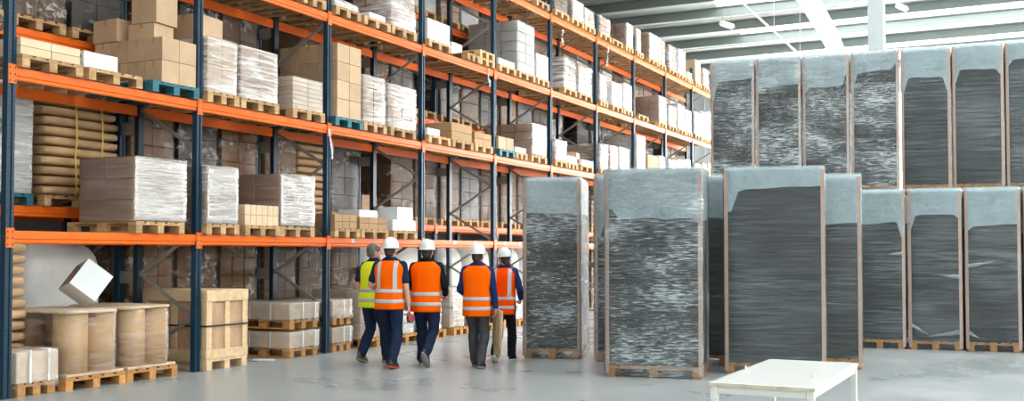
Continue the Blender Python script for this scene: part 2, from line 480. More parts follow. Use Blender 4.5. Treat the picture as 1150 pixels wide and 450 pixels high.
# hanging strip lamps
for (px, py, d, lab) in ((818, 28, 24, 'small white strip lamp hanging from the roof left of the curved rib'),
                         (1016, 8, 24, 'small white strip lamp hanging from the roof right of the square column')):
    x, y = plan((px - 575) / FPX * d, d); z = EYE + (HOR - py) * d / FPX
    t = thing('hanging_lamp', lab, 'lamp', (x, y, z), R(75))
    mb = MB(); mb.prism([(-.07, 0), (.07, 0), (.045, .09), (-.045, .09)], 'x', -.26, .26)
    build('housing', mb, M['steelwhite'], t, .006)
    build('tube', MB().tube([(-.23, 0, -.015), (.23, 0, -.015)], .014), M['lamp'], t)
    top = roof(y) - z + .02
    for sx in (-.2, .2):
        build('wire', MB().tube([(sx, 0, .09), (sx * .4, 0, top)], .006, 6), M['galv'], t)
# thin bracing rod under the roof
p = plan((836 - 575) / FPX * 26, 26); q = plan((902 - 575) / FPX * 33, 33)
zp = EYE + (HOR - 2) * 26 / FPX; zq = EYE + (HOR - 62) * 33 / FPX
d = Vector((q[0] - p[0], q[1] - p[1], zq - zp))
ti[0] += 1
a = Vector((*p, zp)) - d * .35; b = Vector((*q, zq)) + d * .3
mb = MB().tube([a, b], .03, 8)
for f in (.2, .5, .8):
    c = a.lerp(b, f); mb.tube([c, (c.x, c.y, roof(c.y))], .01, 6)
struct('trim_%d' % ti[0], mb, M['steelwhite'])

# ---------------------------------------------------------------- pallet racking
BAY, YB = 2.8, 7.37
HT = 7.62
def post_mesh(mt, ht):
    prof = [(-.045, -.05), (-.045, .05), (.02, .05), (.035, .048), (.035, .018), (.02, .012), (.02, -.012), (.035, -.018), (.035, -.048), (.02, -.05)]
    return MB().prism(prof, 'z', 0, ht).mesh('upright', M[mt])
def beam_mesh(L, h=.135):
    prof = [(-.05, 0), (0, 0), (0, -h * .62), (-.012, -h * .70), (-.012, -h + .012), (-.02, -h), (-.05, -h)]
    return MB().prism(prof, 'y', 0, L).mesh('beam', M['orange'], .003)
def conn_mesh():
    mb = MB().box(0, .012, -.05, .05, -.18, .03)
    for zz in (-.15, -.08, -.01):
        for yy in (-.03, .03): mb.box(.0115, .0135, yy - .008, yy + .008, zz - .012, zz + .012, 1)
    return mb.mesh('connector', [M['orange'], M['navy']])
def rack(xf, n0, n1, levels, ht, label, spacer=False, blabels=()):
    t = thing('pallet_rack', label, 'rack', (xf - .5, YB + BAY * (n0 + n1) / 2, 0))
    ox, oy = t.location.x, t.location.y
    fm = cached(('post', ht), lambda: post_mesh('post_front', ht)); rm = cached(('postr', ht), lambda: post_mesh('post_rear', ht))
    foot = cached('foot', lambda: MB().box(-.06, .06, -.075, .075, 0, .008).mesh('foot_plate', M['navy']))
    bm_ = cached('beam', lambda: beam_mesh(BAY - .1)); cm = cached('conn', conn_mesh)
    for n in range(n0, n1 + 1):
        y = YB + BAY * n - oy
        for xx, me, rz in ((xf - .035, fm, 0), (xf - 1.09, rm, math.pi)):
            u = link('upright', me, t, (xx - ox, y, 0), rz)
            link('foot_plate', foot, u)
        # zig-zag bracing of the frame
        z = .15; k = 0; nodes = []
        while z < ht - .15:
            nodes.append((xf - .08 - ox if k % 2 == 1 else xf - 1.045 - ox, z)); z += .555; k += 1
        for i in range(len(nodes) - 1):
            (a, za_), (b, zb) = nodes[i], nodes[i + 1]
            br = MB().bar((a, y + (.012 if i % 2 else -.012), za_), (b, y + (.012 if i % 2 else -.012), zb), .022, .045)
            build('brace', br, M['galv'], t)
        for zz in (.15, ht - .3):
            build('brace', MB().bar((xf - .08 - ox, y, zz - .05), (xf - 1.045 - ox, y, zz - .05), .022, .045), M['galv'], t)
        if spacer:
            for zz in (1.22, 3.25, 5.1):
                build('row_spacer', MB().box(xf - 1.396 - ox, xf - 1.137 - ox, y - .03, y + .03, zz - .085, zz + .085), M['galv'], t, .004)
    for n in range(n0, n1):
        y = YB + BAY * n - oy
        for z in levels:
            for side in (0, 1):
                xx = xf if side == 0 else xf - 1.125
                rot = 0
                b = link('beam', bm_, t, (xx - ox, y + .05, z) if side == 0 else (xx - ox, y + BAY - .05, z), 0 if side == 0 else math.pi)
                for yy in (-.05, BAY - .05):
                    link('connector', cm, b, (.002, yy, 0))
                if side == 0 and (n, z) in blabels:
                    for f in blabels[(n, z)]:
                        o = build('label', MB().box(.0, .003, f - .045, f + .045, -.075, -.008), M['paperlabel'], b)
    return t
L1, L2, L3, L4 = 1.79, 3.55, 5.30, 7.05
LV = {1: L1, 2: L2, 3: L3, 4: L4}
bl = {(3, L1): (.25, 1.1, 1.9), (4, L1): (.4, 1.1, 2.0, 2.5), (2, L1): (.6,)}
rack(XF, 0, 10, (L1, L2, L3, L4), HT, 'long orange and blue pallet rack along the aisle behind the workers', True, bl)
XR = XF - 1.40
R1, R2, R3 = 2.14, 4.35, 6.45
rack(XR, 0, 10, (R1, R2, R3), 7.4, 'second orange and blue rack standing back to back behind the front rack')

# ---------------------------------------------------------------- pallets, cartons, loads
ORD = ['first', 'second', 'third', 'fourth', 'fifth', 'sixth', 'seventh', 'eighth', 'ninth', 'tenth', 'eleventh', 'twelfth']
LEVN = {0: 'floor level', 1: 'first shelf', 2: 'second shelf', 3: 'third shelf', 4: 'top shelf'}
def pallet_mesh(w, d, m, part):
    """w along the rack (y), d into the rack (x, from 0 to -d)"""
    mb = MB(); bl = .1
    if part in ('deck', 'all'):
        nb = 5 if w < 1 else 7; bw = w / (nb + .6 * (nb - 1) * .5)
        for i in range(nb):
            c = -w / 2 + bw / 2 + (w - bw) * i / (nb - 1)
            mb.box(-d, 0, c - bw / 2, c + bw / 2, .122, .144)
        for c in (-.07, -d / 2, -d + .07):
            mb.box(c - .07, c + .07, -w / 2, w / 2, .1, .122)
    if part in ('bottom', 'all'):
        for c in (-w / 2 + bl / 2, 0, w / 2 - bl / 2): mb.box(-d, 0, c - bl / 2, c + bl / 2, 0, .022)
    if part == 'all':
        for cx in (-.07, -d / 2, -d + .07):
            for c in (-w / 2 + bl / 2, 0, w / 2 - bl / 2): mb.box(cx - .07, cx + .07, c - bl / 2, c + bl / 2, .022, .1)
    if part == 'block': mb.box(-.07, .07, -bl / 2, bl / 2, .022, .1)
    return mb.mesh('pallet_' + part, M[m], .002)
def pallet(xf, yc, z, w, d, label, m='wood', full=False, rot=0, loc=None, group=None):
    w, d = round(w, 2), round(d, 2)
    g = lambda p: cached(('pal', w, d, m, p), lambda: pallet_mesh(w, d, m, p))
    pos = loc or (xf, yc, z)
    if not full:
        o = link('pallet', g('all'), None, pos, rot)
        return tag(o, label, 'pallet', group)
    t = thing('pallet', label, 'pallet', pos, rot, group)
    link('deck', g('deck'), t); 
    link('bottom_boards', g('bottom'), t)
    for cx in (-.07, -d / 2, -d + .07):
        for c in (-w / 2 + .05, 0, w / 2 - .05): link('block', g('block'), t, (cx, c, 0))
    return t
def carton_mesh(w, d, h, m, tape):
    """w along y, d along x, base centre origin"""
    mb = MB().box(-d / 2, d / 2, -w / 2, w / 2, 0, h)
    return mb.mesh('carton', M[m], .004)
def tape_mesh(w, d, h):
    t = .0015; tw = min(.05, d * .16); k = min(.085, h * .3)
    a, b = w / 2, w / 2 + t
    prof = [(-b, h - k), (-a, h - k), (-a, h), (a, h), (a, h - k), (b, h - k), (b, h + t), (-b, h + t)]
    return MB().prism(prof, 'x', -tw / 2, tw / 2).mesh('packing_tape', M['tape'])
def carton(x, y, z, w, d, h, m, label, near=False, rot=0, group=None, name='carton'):
    key = (round(w, 3), round(d, 3), round(h, 3))
    me = cached(('carton', m) + key, lambda: carton_mesh(*key, m, near))
    o = link(name, me, None, (x, y, z), rot)
    tag(o, label, 'box', group)
    if near:
        link('packing_tape', cached(('tape',) + key, lambda: tape_mesh(*key)), o)
    return o
def shell(w, d, z0, z1, off=.012, amp=.007, seed=0, nz=12, top=True, rc=.03, skirt=0):
    """stretch film around a load, following its corners; base centre origin"""
    per = []
    a, b = d / 2 + off, w / 2 + off
    segs = 7
    def side(p, q):
        for i in range(segs): per.append((p[0] + (q[0] - p[0]) * i / segs, p[1] + (q[1] - p[1]) * i / segs))
    c = rc
    side((-a + c, -b), (a - c, -b)); side((a - c, -b), (a, -b + c)) if False else per.append((a - c, -b))
    side((a, -b + c), (a, b - c)); per.append((a, b - c))
    side((a - c, b), (-a + c, b)); per.append((-a + c, b))
    side((-a, b - c), (-a, -b + c)); per.append((-a, -b + c))
    rings = []
    for i in range(nz + 1):
        z = z0 + (z1 - z0) * i / nz; r = []
        for (px, py) in per:
            dn = noise.noise(Vector((px * 4 + seed, py * 4, z * 5))) * amp
            k = 1 + (dn + abs(amp)) / max(a, b)
            zz = z
            if i == 0 and skirt: zz = z - skirt * (.25 + .75 * (abs(px) / a) ** 5 * (abs(py) / b) ** 5 + .3 * noise.noise(Vector((px * 3 + seed, py * 3, 7))))
            r.append((px * k, py * k, zz))
        rings.append(r)
    if top:
        rings.append([(x * .97, y * .97, z1 + .008) for (x, y, z) in rings[-1]])
        rings.append([(x * .5, y * .5, z1 + .012 + .012 * noise.noise(Vector((x * 7, y * 7, seed)))) for (x, y, z) in rings[-1]])
    mb = MB().loft(rings, 0, True, 'top' if top else False)
    return mb
def core(w, d, h, ny, nx, nz, gap=.016, seed=0, jit=.012):
    mb = MB(); rr = random.Random(seed)
    dy, dx, dz = w / ny, d / nx, h / nz
    for k in range(nz):
        for j in range(ny):
            for i in range(nx):
                if 0 < i < nx - 1 and 0 < j < ny - 1 and k < nz - 1: continue
                ex = rr.uniform(0, jit)
                mb.box(-d / 2 + i * dx + gap / 2, -d / 2 + (i + 1) * dx - gap / 2 - ex, -w / 2 + j * dy + gap / 2, -w / 2 + (j + 1) * dy - gap / 2, k * dz + .001, (k + 1) * dz - gap * .6)
    return mb
def wrapped(x, y, z, w, d, h, label, cm='cardmauve', wm='wrap', grid=(2, 3, 4), near=False, rot=0, stickers=0, name='wrapped_load', group=None, amp=.007):
    """one film-wrapped block of cartons; x,y,z = base centre"""
    t = thing(name, label, 'wrapped goods', (x, y, z), rot, group)
    ny, nx, nz = grid
    sd = rnd.random() * 50
    if near:
        dy, dx, dz = w / ny, d / nx, h / nz
        key = (round(dy - .004, 3), round(dx - .004, 3), round(dz - .003, 3))
        me = cached(('carton', cm) + key, lambda: carton_mesh(*key, cm, False))
        for k in range(nz):
            for j in range(ny):
                for i in range(nx):
                    if i < nx - 1 and 0 < j and j < ny - 1 and k < nz - 1: continue
                    link('carton', me, t, (-d / 2 + (i + .5) * dx, -w / 2 + (j + .5) * dy, k * dz))
    else:
        build('carton_block', core(w, d, h, ny, nx, nz, seed=int(sd * 9)), M[cm], t)
    build('stretch_wrap', shell(w, d, .003, h + .004, .012, amp, sd), M[wm], t)
    for i in range(stickers):
        yy = rnd.uniform(-w * .3, w * .3); zz = h * rnd.uniform(.3, .7)
        build('label', MB().box(d / 2 + .026, d / 2 + .028, yy - .07, yy + .07, zz - .05, zz + .05), M['paperlabel'], t)
    return t

def fit(y0, y1, m=.062):
    n = int(((y0 + y1) / 2 - YB) // BAY)
    return max(y0, YB + BAY * n + m), min(y1, YB + BAY * (n + 1) - m)
def glare_film(t, w, d, h, seed):  # added front sheet whose whiteness stands in for glare
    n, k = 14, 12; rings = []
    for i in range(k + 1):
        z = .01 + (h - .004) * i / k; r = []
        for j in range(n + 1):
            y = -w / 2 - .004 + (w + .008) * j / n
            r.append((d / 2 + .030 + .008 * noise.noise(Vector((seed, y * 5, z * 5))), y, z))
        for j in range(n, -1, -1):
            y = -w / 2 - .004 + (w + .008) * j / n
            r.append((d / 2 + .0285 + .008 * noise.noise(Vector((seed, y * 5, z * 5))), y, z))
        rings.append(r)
    build('front_glare_film', MB().loft(rings, 0, True, True), M['wrapglare'], t)
def slot(pxL, pxR, x=XF + .05):
    return fit(ya(pxL, x), ya(pxR, x))
COUNT = {}
def where(lv, yc, extra=''):
    n = int((yc - YB) // BAY)
    return n, '%s bay, %s' % (ORD[max(0, min(n, 11))], LEVN[lv])
def zl(lv): return LV.get(lv, 0)

# every front-rack load goes through these so that the words stay unique
SLOTW = {}
def slotname(lv, n):
    k = (lv, n); SLOTW[k] = SLOTW.get(k, 0) + 1
    return ORD[SLOTW[k] - 1]

def put_pallet(lv, y0, y1, m='wood', full=False, what='', d=1.2, xf=XF + .08, z=None):
    yc = (y0 + y1) / 2; n, wh = where(lv, yc)
    w = min(.8, max(.5, y1 - y0 + .02))
    a_, b_ = YB + BAY * n + .062 + w / 2, YB + BAY * (n + 1) - .062 - w / 2
    yc = max(a_, min(b_, yc))
    s = slotname(('p', lv), n)
    colr = {'wood': 'wooden', 'teal': 'teal painted', 'woodorange': 'orange-brown wooden'}[m]
    return pallet(xf, yc, (zl(lv) + .003 * (lv > 0)) if z is None else z, w, d, '%s pallet %s, %s pallet from left, %s' % (colr, what, s, wh), m, full)
def W(lv, pxL, pxR, py, desc, cm='cardmauve', wm='wrap', grid=(2, 3, 4), near=False, d=1.0, pm='wood', full=False, stickers=0, pal=True, xf=XF + .05, z=None, under=None, amp=.007, over=False):
    y0, y1 = slot(pxL, pxR, xf)
    zb = (zl(lv) + .149 if pal else zl(lv)) if z is None else z
    zt = za(pxL, py, xf)
    yc = (y0 + y1) / 2; n, wh = where(lv, yc)
    s = slotname(lv, n)
    if pal: put_pallet(lv, y0, y1, pm, full, under or 'under wrapped load')
    t = wrapped(xf - d / 2, yc, zb, y1 - y0 - .03, d, max(.1, zt - zb - .01), '%s, %s load from left, %s' % (desc, s, wh), cm, wm, grid, near, 0, stickers, amp=amp)
    if over: glare_film(t, y1 - y0 - .03, d, max(.1, zt - zb - .01), y0)
    return t
LAYW = ['bottom', 'second', 'third', 'fourth', 'fifth', 'sixth', 'seventh']
def C(lv, pxL, pxR, py, desc, ncol, nlay, nrow, d, m='card', near=False, pal=True, pm='wood', full=False, xf=XF + .05, z=None, pw=None, skip=(), what=None, y01=None):
    y0, y1 = y01 or slot(pxL, pxR, xf)
    zb = (zl(lv) + .149 if pal else zl(lv)) if z is None else z
    zt = za(pxL, py, xf)
    yc = (y0 + y1) / 2; n, wh = where(lv, yc)
    if pal:
        a, b = (slot(*pw) if pw else (y0, y1))
        put_pallet(lv, a, b, pm, full, what or 'under loose cartons')
    w = (y1 - y0) / ncol; dd = d / nrow; h = (zt - zb) / nlay
    if h < .09: print('THIN', desc, lv, pxL, h)
    sn = slotname(('c', lv), n)
    for k in range(nlay):
        for j in range(ncol):
            for i in range(nrow):
                if (k, j, i) in skip: continue
                pos = []
                if nlay > 1: pos.append(LAYW[k] + ' layer' if k < nlay - 1 else 'top layer')
                if ncol > 1: pos.append(ORD[j] + ' column')
                if nrow > 1: pos.append(ORD[i] + ' row back')
                carton(xf - dd * (i + .5), y0 + w * (j + .5), zb + h * k, w - .006, dd - .006, h - .004, m,
                       '%s, %s, pile %s, %s' % (desc, ' '.join(pos), sn, wh) if pos else '%s, pile %s, %s' % (desc, sn, wh), near, R(rnd.uniform(-.5, .5)))

# --- second shelf
C(2, 13, 88, 38, 'pale carton', 2, 2, 2, 1.0, 'cardpale', True, full=True, what='under pale cartons')
y0, y1 = slot(92, 160); put_pallet(2, y0, y1, 'wood', True, 'under the white box')
ybx = ya(92); yby = ya(131)
hb = za(92, 55) - L2 - .149
t = thing('storage_box', 'flat white upright box standing on a pallet, first bay, second shelf', 'box', (XF - .06, (ybx + yby) / 2, L2 + .149), 0)
wb_ = (yby - ybx) / 2
build('body', MB().box(-.055, .055, -wb_, wb_, 0, hb), M['white'], t, .012)
build('end_cap', MB().box(-.057, .057, -wb_ - .003, -wb_ + .02, .01, hb - .01), M['white'], t, .006)
build('vent', MB().box(-.015, .015, -wb_ - .005, -wb_ - .002, hb - .08, hb - .045), M['print'], t)
zc = L2 + .151
y0c, y1c = 9.50, 10.10
put_pallet(2, 9.27, 10.09, 'teal', True, 'under tall brown cartons')
hh = (za(177, 38) - zc) / 2
rows = 4
for k in range(2):
    for j in range(2):
        for i in range(rows):
            carton(XF + .0 - .3 * (i + .5), y0c + .3 * (j + .5), zc + hh * k, .294, .294, hh - .004, 'card',
                   'square brown carton on teal pallet, %s layer, %s column, %s row back, first bay' % ('bottom' if k == 0 else 'top', ORD[j], ORD[i]), True, R(rnd.uniform(-.6, .6)))
zt = zc + 2 * hh
carton(XF - .42, 9.72, zt, .36, .42, .20, 'card', 'low brown carton lying on the square cartons, first bay, second shelf', True, R(4))
carton(XF - .99, 9.70, zt, .42, .46, .30, 'card', 'larger brown carton at the back on the square cartons, first bay', True, R(-3))
carton(XF - .38, 9.74, zt + .205, .40, .40, .42, 'card', 'tall brown carton topmost on the square cartons, first bay, second shelf', True, R(5))
W(2, 225, 265, 37, 'film-wrapped brown carton load', 'card', 'wrapwhite', (2, 3, 2), True, 1.05, full=True)
zt = za(225, 37, XF + .05)
carton(XF - .45, ya(246), zt + .012, .52, .5, .33, 'card', 'brown carton lying on a wrapped load beside the upright, second bay, second shelf', True, R(6))
W(2, 268, 311, 49, 'white-filmed pallet load with torn patch', 'cardmauve', 'wrapwhite', (2, 3, 3), True, 1.05, full=True)
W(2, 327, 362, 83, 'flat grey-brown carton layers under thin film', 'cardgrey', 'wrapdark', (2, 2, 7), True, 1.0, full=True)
C(2, 378, 405, 46, 'large brown carton', 2, 4, 3, 1.15, 'card', True, pm='teal', full=True, pw=(371, 405), what='under large brown cartons')
W(2, 407, 432, 82, 'white-filmed load', 'cardmauve', 'wrapwhite', (2, 3, 4), False, 1.0)
W(2, 435, 467, 92, 'glossy white-filmed load', 'cardmauve', 'wrapwhite', (2, 3, 4), False, 1.0)
C(2, 478, 494, 142, 'white carton', 1, 1, 1, .45, 'white', False, pw=(477, 504), what='under a white carton')
C(2, 507, 530, 136, 'brown carton', 1, 2, 2, 1.0, 'cardbrown', True, pw=(506, 531), what='under two big brown cartons')
C(2, 533, 552, 147, 'small brown carton', 2, 2, 2, .8, 'cardbrown', True, what='under small brown cartons')
C(2, 560, 577, 152, 'pale brown carton', 2, 1, 2, .8, 'card', False, pm='teal', what='under two pale cartons')
C(2, 579, 591, 164, 'small white carton', 2, 1, 2, .8, 'white', False, what='under small white cartons')
W(2, 596, 613, 137, 'brown carton block with glare-white film front', 'cardmauve', 'wrap', (2, 3, 4), False, 1.15, stickers=1, over=True)
W(2, 622, 636, 155, 'crumpled white-filmed load', 'cardmauve', 'wrapwhite', (2, 3, 3), amp=.015)
C(2, 638, 648, 174, 'single white carton', 1, 1, 1, .5, 'white', what='under a single white carton')
W(2, 651, 666, 178, 'low white-filmed load', 'cardmauve', 'wrapwhite', (2, 3, 2))
zt = za(651, 178, XF + .05)
carton(XF - .4, ya(655), zt + .022, .4, .5, .16, 'card', 'flat brown carton on a low white-filmed load, sixth bay', False, R(12))
W(2, 674, 683, 160, 'bright white-filmed load', 'cardmauve', 'wrapwhite', (2, 3, 4))
W(2, 685, 694, 162, 'bright white-filmed load', 'cardmauve', 'wrapwhite', (2, 3, 4))
W(2, 696, 707, 164, 'bright white-filmed load', 'white', 'wrapwhite', (2, 3, 4))
W(2, 715, 725, 150, 'tall white-filmed load', 'white', 'wrapwhite', (2, 3, 4))
C(2, 728, 740, 173, 'brown carton', 2, 2, 2, 1.0, 'cardbrown')
W(2, 741, 747, 174, 'white-filmed load', 'white', 'wrapwhite', (2, 3, 3))
for (a, b) in ((752, 760), (761, 769), (770, 776)): W(2, a, b, 178, 'white-filmed load', 'white', 'wrapwhite', (2, 3, 3))
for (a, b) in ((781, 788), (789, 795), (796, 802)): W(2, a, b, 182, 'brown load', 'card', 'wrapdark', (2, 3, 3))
# --- first shelf
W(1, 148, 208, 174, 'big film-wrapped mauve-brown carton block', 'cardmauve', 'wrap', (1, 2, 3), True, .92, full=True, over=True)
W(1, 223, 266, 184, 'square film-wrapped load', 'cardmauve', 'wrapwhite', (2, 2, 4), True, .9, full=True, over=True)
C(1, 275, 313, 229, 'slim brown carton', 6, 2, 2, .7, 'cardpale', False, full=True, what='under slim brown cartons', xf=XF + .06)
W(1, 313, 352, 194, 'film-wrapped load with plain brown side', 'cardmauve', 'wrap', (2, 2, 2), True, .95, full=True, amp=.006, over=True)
C(1, 376, 401, 240, 'flat brown carton', 3, 2, 2, .8, 'cardbrown', True, full=True, pw=(370, 402), what='under flat brown cartons')
C(1, 404, 435, 243, 'flat brown carton', 3, 2, 2, .8, 'cardbrown', True, full=True, what='under flat brown cartons')
C(1, 441, 467, 246, 'white carton', 2, 1, 2, .8, 'white', False, full=True, what='under white cartons')
carton(XF - .2, ya(455), za(441, 246, XF + .05), .50, .4, .22, 'white', 'white carton standing on two white cartons, third bay, first shelf')
zt = za(404, 243, XF + .05)
carton(XF - .25, ya(416), zt, .52, .42, .12, 'white', 'flat white carton lying on brown cartons, third bay, first shelf')
# --- third shelf
W(3, 270, 298, -60, 'white-filmed load', 'cardmauve', 'wrapwhite', (2, 3, 3))
W(3, 302, 330, -45, 'white-filmed load', 'cardmauve', 'wrapwhite', (2, 3, 3))
W(3, 338, 363, -8, 'low white-filmed load', 'cardmauve', 'wrapwhite', (2, 3, 2))
W(3, 373, 402, -2, 'crumpled clear film bundle', 'white', 'wrapwhite', (2, 2, 2), False, .9, amp=.014)
C(3, 414, 432, 11, 'white carton under loose film', 1, 1, 1, .5, 'white', False, pw=(407, 436), what='under a white carton')
W(3, 438, 466, -14, 'tall white-filmed carton load', 'cardmauve', 'wrapwhite', (2, 3, 6), False, .8)
C(3, 478, 505, 17, 'light grey carton', 3, 2, 2, .9, 'white', True, full=True, what='under light grey cartons')
C(3, 507, 519, 45, 'long white carton set back', 2, 1, 1, .5, 'white', False, xf=XF - .3, what='under two long white cartons')
y0, y1 = slot(538, 554)
for k in range(2):
    put_pallet(3, y0, y1, 'wood', False, 'empty in a pile, %s' % LAYW[k], z=L3 + .003 + .146 * k)
C(3, 560, 578, 63, 'small white carton', 3, 1, 2, .8, 'white', False, what='under small white cartons')
W(3, 581, 601, 20, 'big light grey carton stack under film', 'greycart', 'wrap', (2, 3, 5), False, 1.2)
C(3, 603, 616, 58, 'light grey carton', 2, 3, 2, .8, 'white', False, what='under light grey cartons')
W(3, 633, 647, 62, 'bright white-filmed load', 'carddark', 'wrapwhite', (2, 3, 4), stickers=1)
W(3, 650, 665, 70, 'bright white-filmed load', 'cardmauve', 'wrapwhite', (2, 3, 4), stickers=1)
W(3, 673, 682, 80, 'bright white-filmed load', 'cardmauve', 'wrapwhite', (2, 3, 4))
C(3, 688, 699, 90, 'white carton', 2, 4, 2, .8, 'white', False, what='under white cartons')
W(3, 701, 710, 92, 'bright white-filmed load', 'white', 'wrapwhite', (2, 3, 4))
y0, y1 = slot(717, 728); put_pallet(3, y0, y1, 'wood', False, 'standing empty')
W(3, 740, 748, 106, 'tall brown carton block with glare-white film front', 'cardmauve', 'wrap', (2, 4, 4), False, 1.2, over=True)
W(3, 752, 760, 117, 'white-filmed load', 'white', 'wrapwhite', (2, 3, 4)); W(3, 762, 770, 115, 'white-filmed load', 'cardmauve', 'wrapwhite', (2, 3, 4)); W(3, 771, 777, 122, 'white-filmed load', 'white', 'wrapwhite', (2, 3, 4))
for (a, b) in ((781, 788), (789, 795), (796, 802)): W(3, a, b, 124, 'white-filmed load', 'white', 'wrapwhite', (2, 3, 4))
# --- top shelf
for (a, b) in ((480, 502), (504, 526), (528, 551), (559, 576), (578, 594)): W(4, a, b, -90, 'tall filmed carton load', 'cardmauve', 'wrapwhite', (2, 3, 4))
y0, y1 = slot(602, 616); put_pallet(4, y0, y1, 'wood', False, 'standing empty')
W(4, 623, 638, -22, 'brown carton load with paper labels', 'carddark', 'wrap', (2, 4, 5), False, 1.2)
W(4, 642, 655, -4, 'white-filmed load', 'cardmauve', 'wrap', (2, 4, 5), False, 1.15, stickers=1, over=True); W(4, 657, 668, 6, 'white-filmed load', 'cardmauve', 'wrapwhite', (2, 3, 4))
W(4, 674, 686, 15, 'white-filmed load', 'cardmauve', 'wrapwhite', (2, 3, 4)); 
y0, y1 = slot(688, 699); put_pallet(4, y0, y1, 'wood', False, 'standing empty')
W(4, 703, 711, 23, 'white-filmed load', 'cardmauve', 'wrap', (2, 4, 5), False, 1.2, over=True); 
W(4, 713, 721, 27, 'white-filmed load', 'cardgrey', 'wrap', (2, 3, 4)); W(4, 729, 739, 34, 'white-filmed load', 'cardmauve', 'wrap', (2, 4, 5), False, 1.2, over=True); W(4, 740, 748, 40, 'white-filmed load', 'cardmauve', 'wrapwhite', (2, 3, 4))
W(4, 752, 761, 48, 'white-filmed load', 'carddark', 'wrapwhite', (2, 3, 4)); W(4, 763, 771, 53, 'white-filmed load', 'white', 'wrapwhite', (2, 3, 4)); 
C(4, 773, 778, 79, 'small brown carton', 1, 2, 2, .8, 'cardpale'); C(4, 782, 788, 65, 'tall brown carton', 1, 1, 1, .9, 'card', True); W(4, 791, 797, 75, 'white-filmed load', 'card', 'wrapwhite', (2, 3, 4))
# --- floor level, far part behind the workers
def floorload(pxL, pxR, py, desc, cm, wm, grid, d=1.0, xf=XF - .02, **k):
    return W(0, pxL, pxR, py, desc, cm, wm, grid, False, d, 'woodorange', True, xf=xf, under='under a wrapped floor load', **k)
floorload(405, 434, 325, 'brown film-wrapped carton load behind the yellow vest', 'cardgrey', 'wrap', (2, 3, 3))
floorload(438, 466, 350, 'low white-filmed load behind two workers', 'white', 'wrap', (2, 3, 2))
floorload(477, 496, 336, 'white-filmed load beyond the middle worker', 'white', 'wrapwhite', (2, 3, 3))
floorload(505, 522, 322, 'brown carton load under film with paper label', 'cardgrey', 'wrap', (2, 3, 2), stickers=1)
floorload(528, 550, 326, 'brown carton load under film', 'cardgrey', 'wrap', (2, 3, 3))
floorload(561, 576, 322, 'grey-white film-wrapped load', 'white', 'wrapwhite', (2, 3, 3))
floorload(578, 592, 318, 'white perforated crate load beside the black stack', 'white', 'wrap', (2, 3, 3), stickers=1)
floorload(595, 612, 320, 'brown filmed load', 'cardgrey', 'wrap', (2, 3, 3))
floorload(622, 640, 320, 'brown filmed load', 'cardgrey', 'wrap', (2, 3, 3))

# ---------------------------------------------------------------- rear rack contents
def bag_mesh(L, D, H, seed):
    rings = []
    n = 22
    for i in range(13):
        t = i / 12; s = -1 + 2 * t
        k = (1 - abs(s) ** 9) ** .5 if abs(s) < 1 else 0
        k = max(k, .86)
        r = []
        for j in range(n):
            a = 2 * math.pi * j / n; c, sn = math.cos(a), math.sin(a)
            yy = s * L / 2
            xx = math.copysign(abs(c) ** .55, c) * D / 2 * (.86 + .14 * k)
            zz = H / 2 + math.copysign(abs(sn) ** .5, sn) * H / 2 * k
            f = 1 + .05 * noise.noise(Vector((xx * 6 + seed, yy * 7, zz * 9)))
            r.append((xx * f, yy, H / 2 + (zz - H / 2) * min(f, 1.0)))
        rings.append(r)
    return MB().loft(rings).mesh('paper_bag', M['bag'])
BAGM = [bag_mesh(1.16, .54, .125, s) for s in (1, 5, 9)]
BAGQ = [bag_mesh(.86, .54, .125, s) for s in (3, 7)]
BAGS = [bag_mesh(.56, .42, .125, s) for s in (2, 6)]
def bagpile(xf, yc, z, nl, who, meshes, rows, group, h=.128, depth=.57):
    for k in range(nl):
        for i in range(rows):
            o = link('paper_bag', meshes[(k + i) % len(meshes)], None, (xf - depth * (i + .5) + rnd.uniform(-.012, .012), yc + rnd.uniform(-.02, .02), z + h * k), R(rnd.uniform(-1.5, 1.5)))
            tag(o, 'brown paper bag, %s layer, %s row back, in %s' % (ORD[k] if k else 'bottom', ORD[i], who), 'bag', group)
SL = {}
def rear(lv, z, n, k, desc, cm, wm, grid, h, w=.8, d=1.1, dz=0, amp=.012):
    yc = YB + BAY * n + .05 + .45 + k * .9
    wh = {0: 'rear row floor', R1: 'rear row low shelf', R2: 'rear row middle shelf', R3: 'rear row top shelf'}[z]
    s = ['left', 'middle', 'right'][k]
    pallet(XR + .06, yc, z + .003 * (z > 0), .8, 1.2, 'wooden pallet, %s slot of %s bay, %s' % (s, ORD[n], wh), 'wood', False)
    if desc is None: return
    wrapped(XR - .5, yc, z + .149, w, d, h, '%s, %s slot of %s bay, %s' % (desc, s, ORD[n], wh), cm, wm, grid, amp=amp)
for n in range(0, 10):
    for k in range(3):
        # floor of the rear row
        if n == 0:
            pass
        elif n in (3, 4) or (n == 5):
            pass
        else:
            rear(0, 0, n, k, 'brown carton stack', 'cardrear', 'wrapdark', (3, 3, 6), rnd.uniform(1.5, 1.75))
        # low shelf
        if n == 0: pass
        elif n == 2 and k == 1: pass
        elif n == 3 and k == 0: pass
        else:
            rear(1, R1, n, k, 'glint-flecked film-wrapped brown load', ('filmrear', 'cardrear', 'carddark')[(n * 2 + k) % 3], 'wrapdark', (2, 3, 5), rnd.uniform(1.3, 1.75))
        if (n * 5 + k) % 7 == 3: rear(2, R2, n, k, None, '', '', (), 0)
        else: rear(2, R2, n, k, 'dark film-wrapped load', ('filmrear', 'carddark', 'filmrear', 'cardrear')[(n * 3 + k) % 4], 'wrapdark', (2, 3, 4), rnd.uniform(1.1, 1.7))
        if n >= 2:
            rear(3, R3, n, k, 'brown carton load', ('carddark', 'cardmauve', 'white')[(n + k) % 3], 'wrap', (2, 3, 4), rnd.uniform(.8, 1.2))
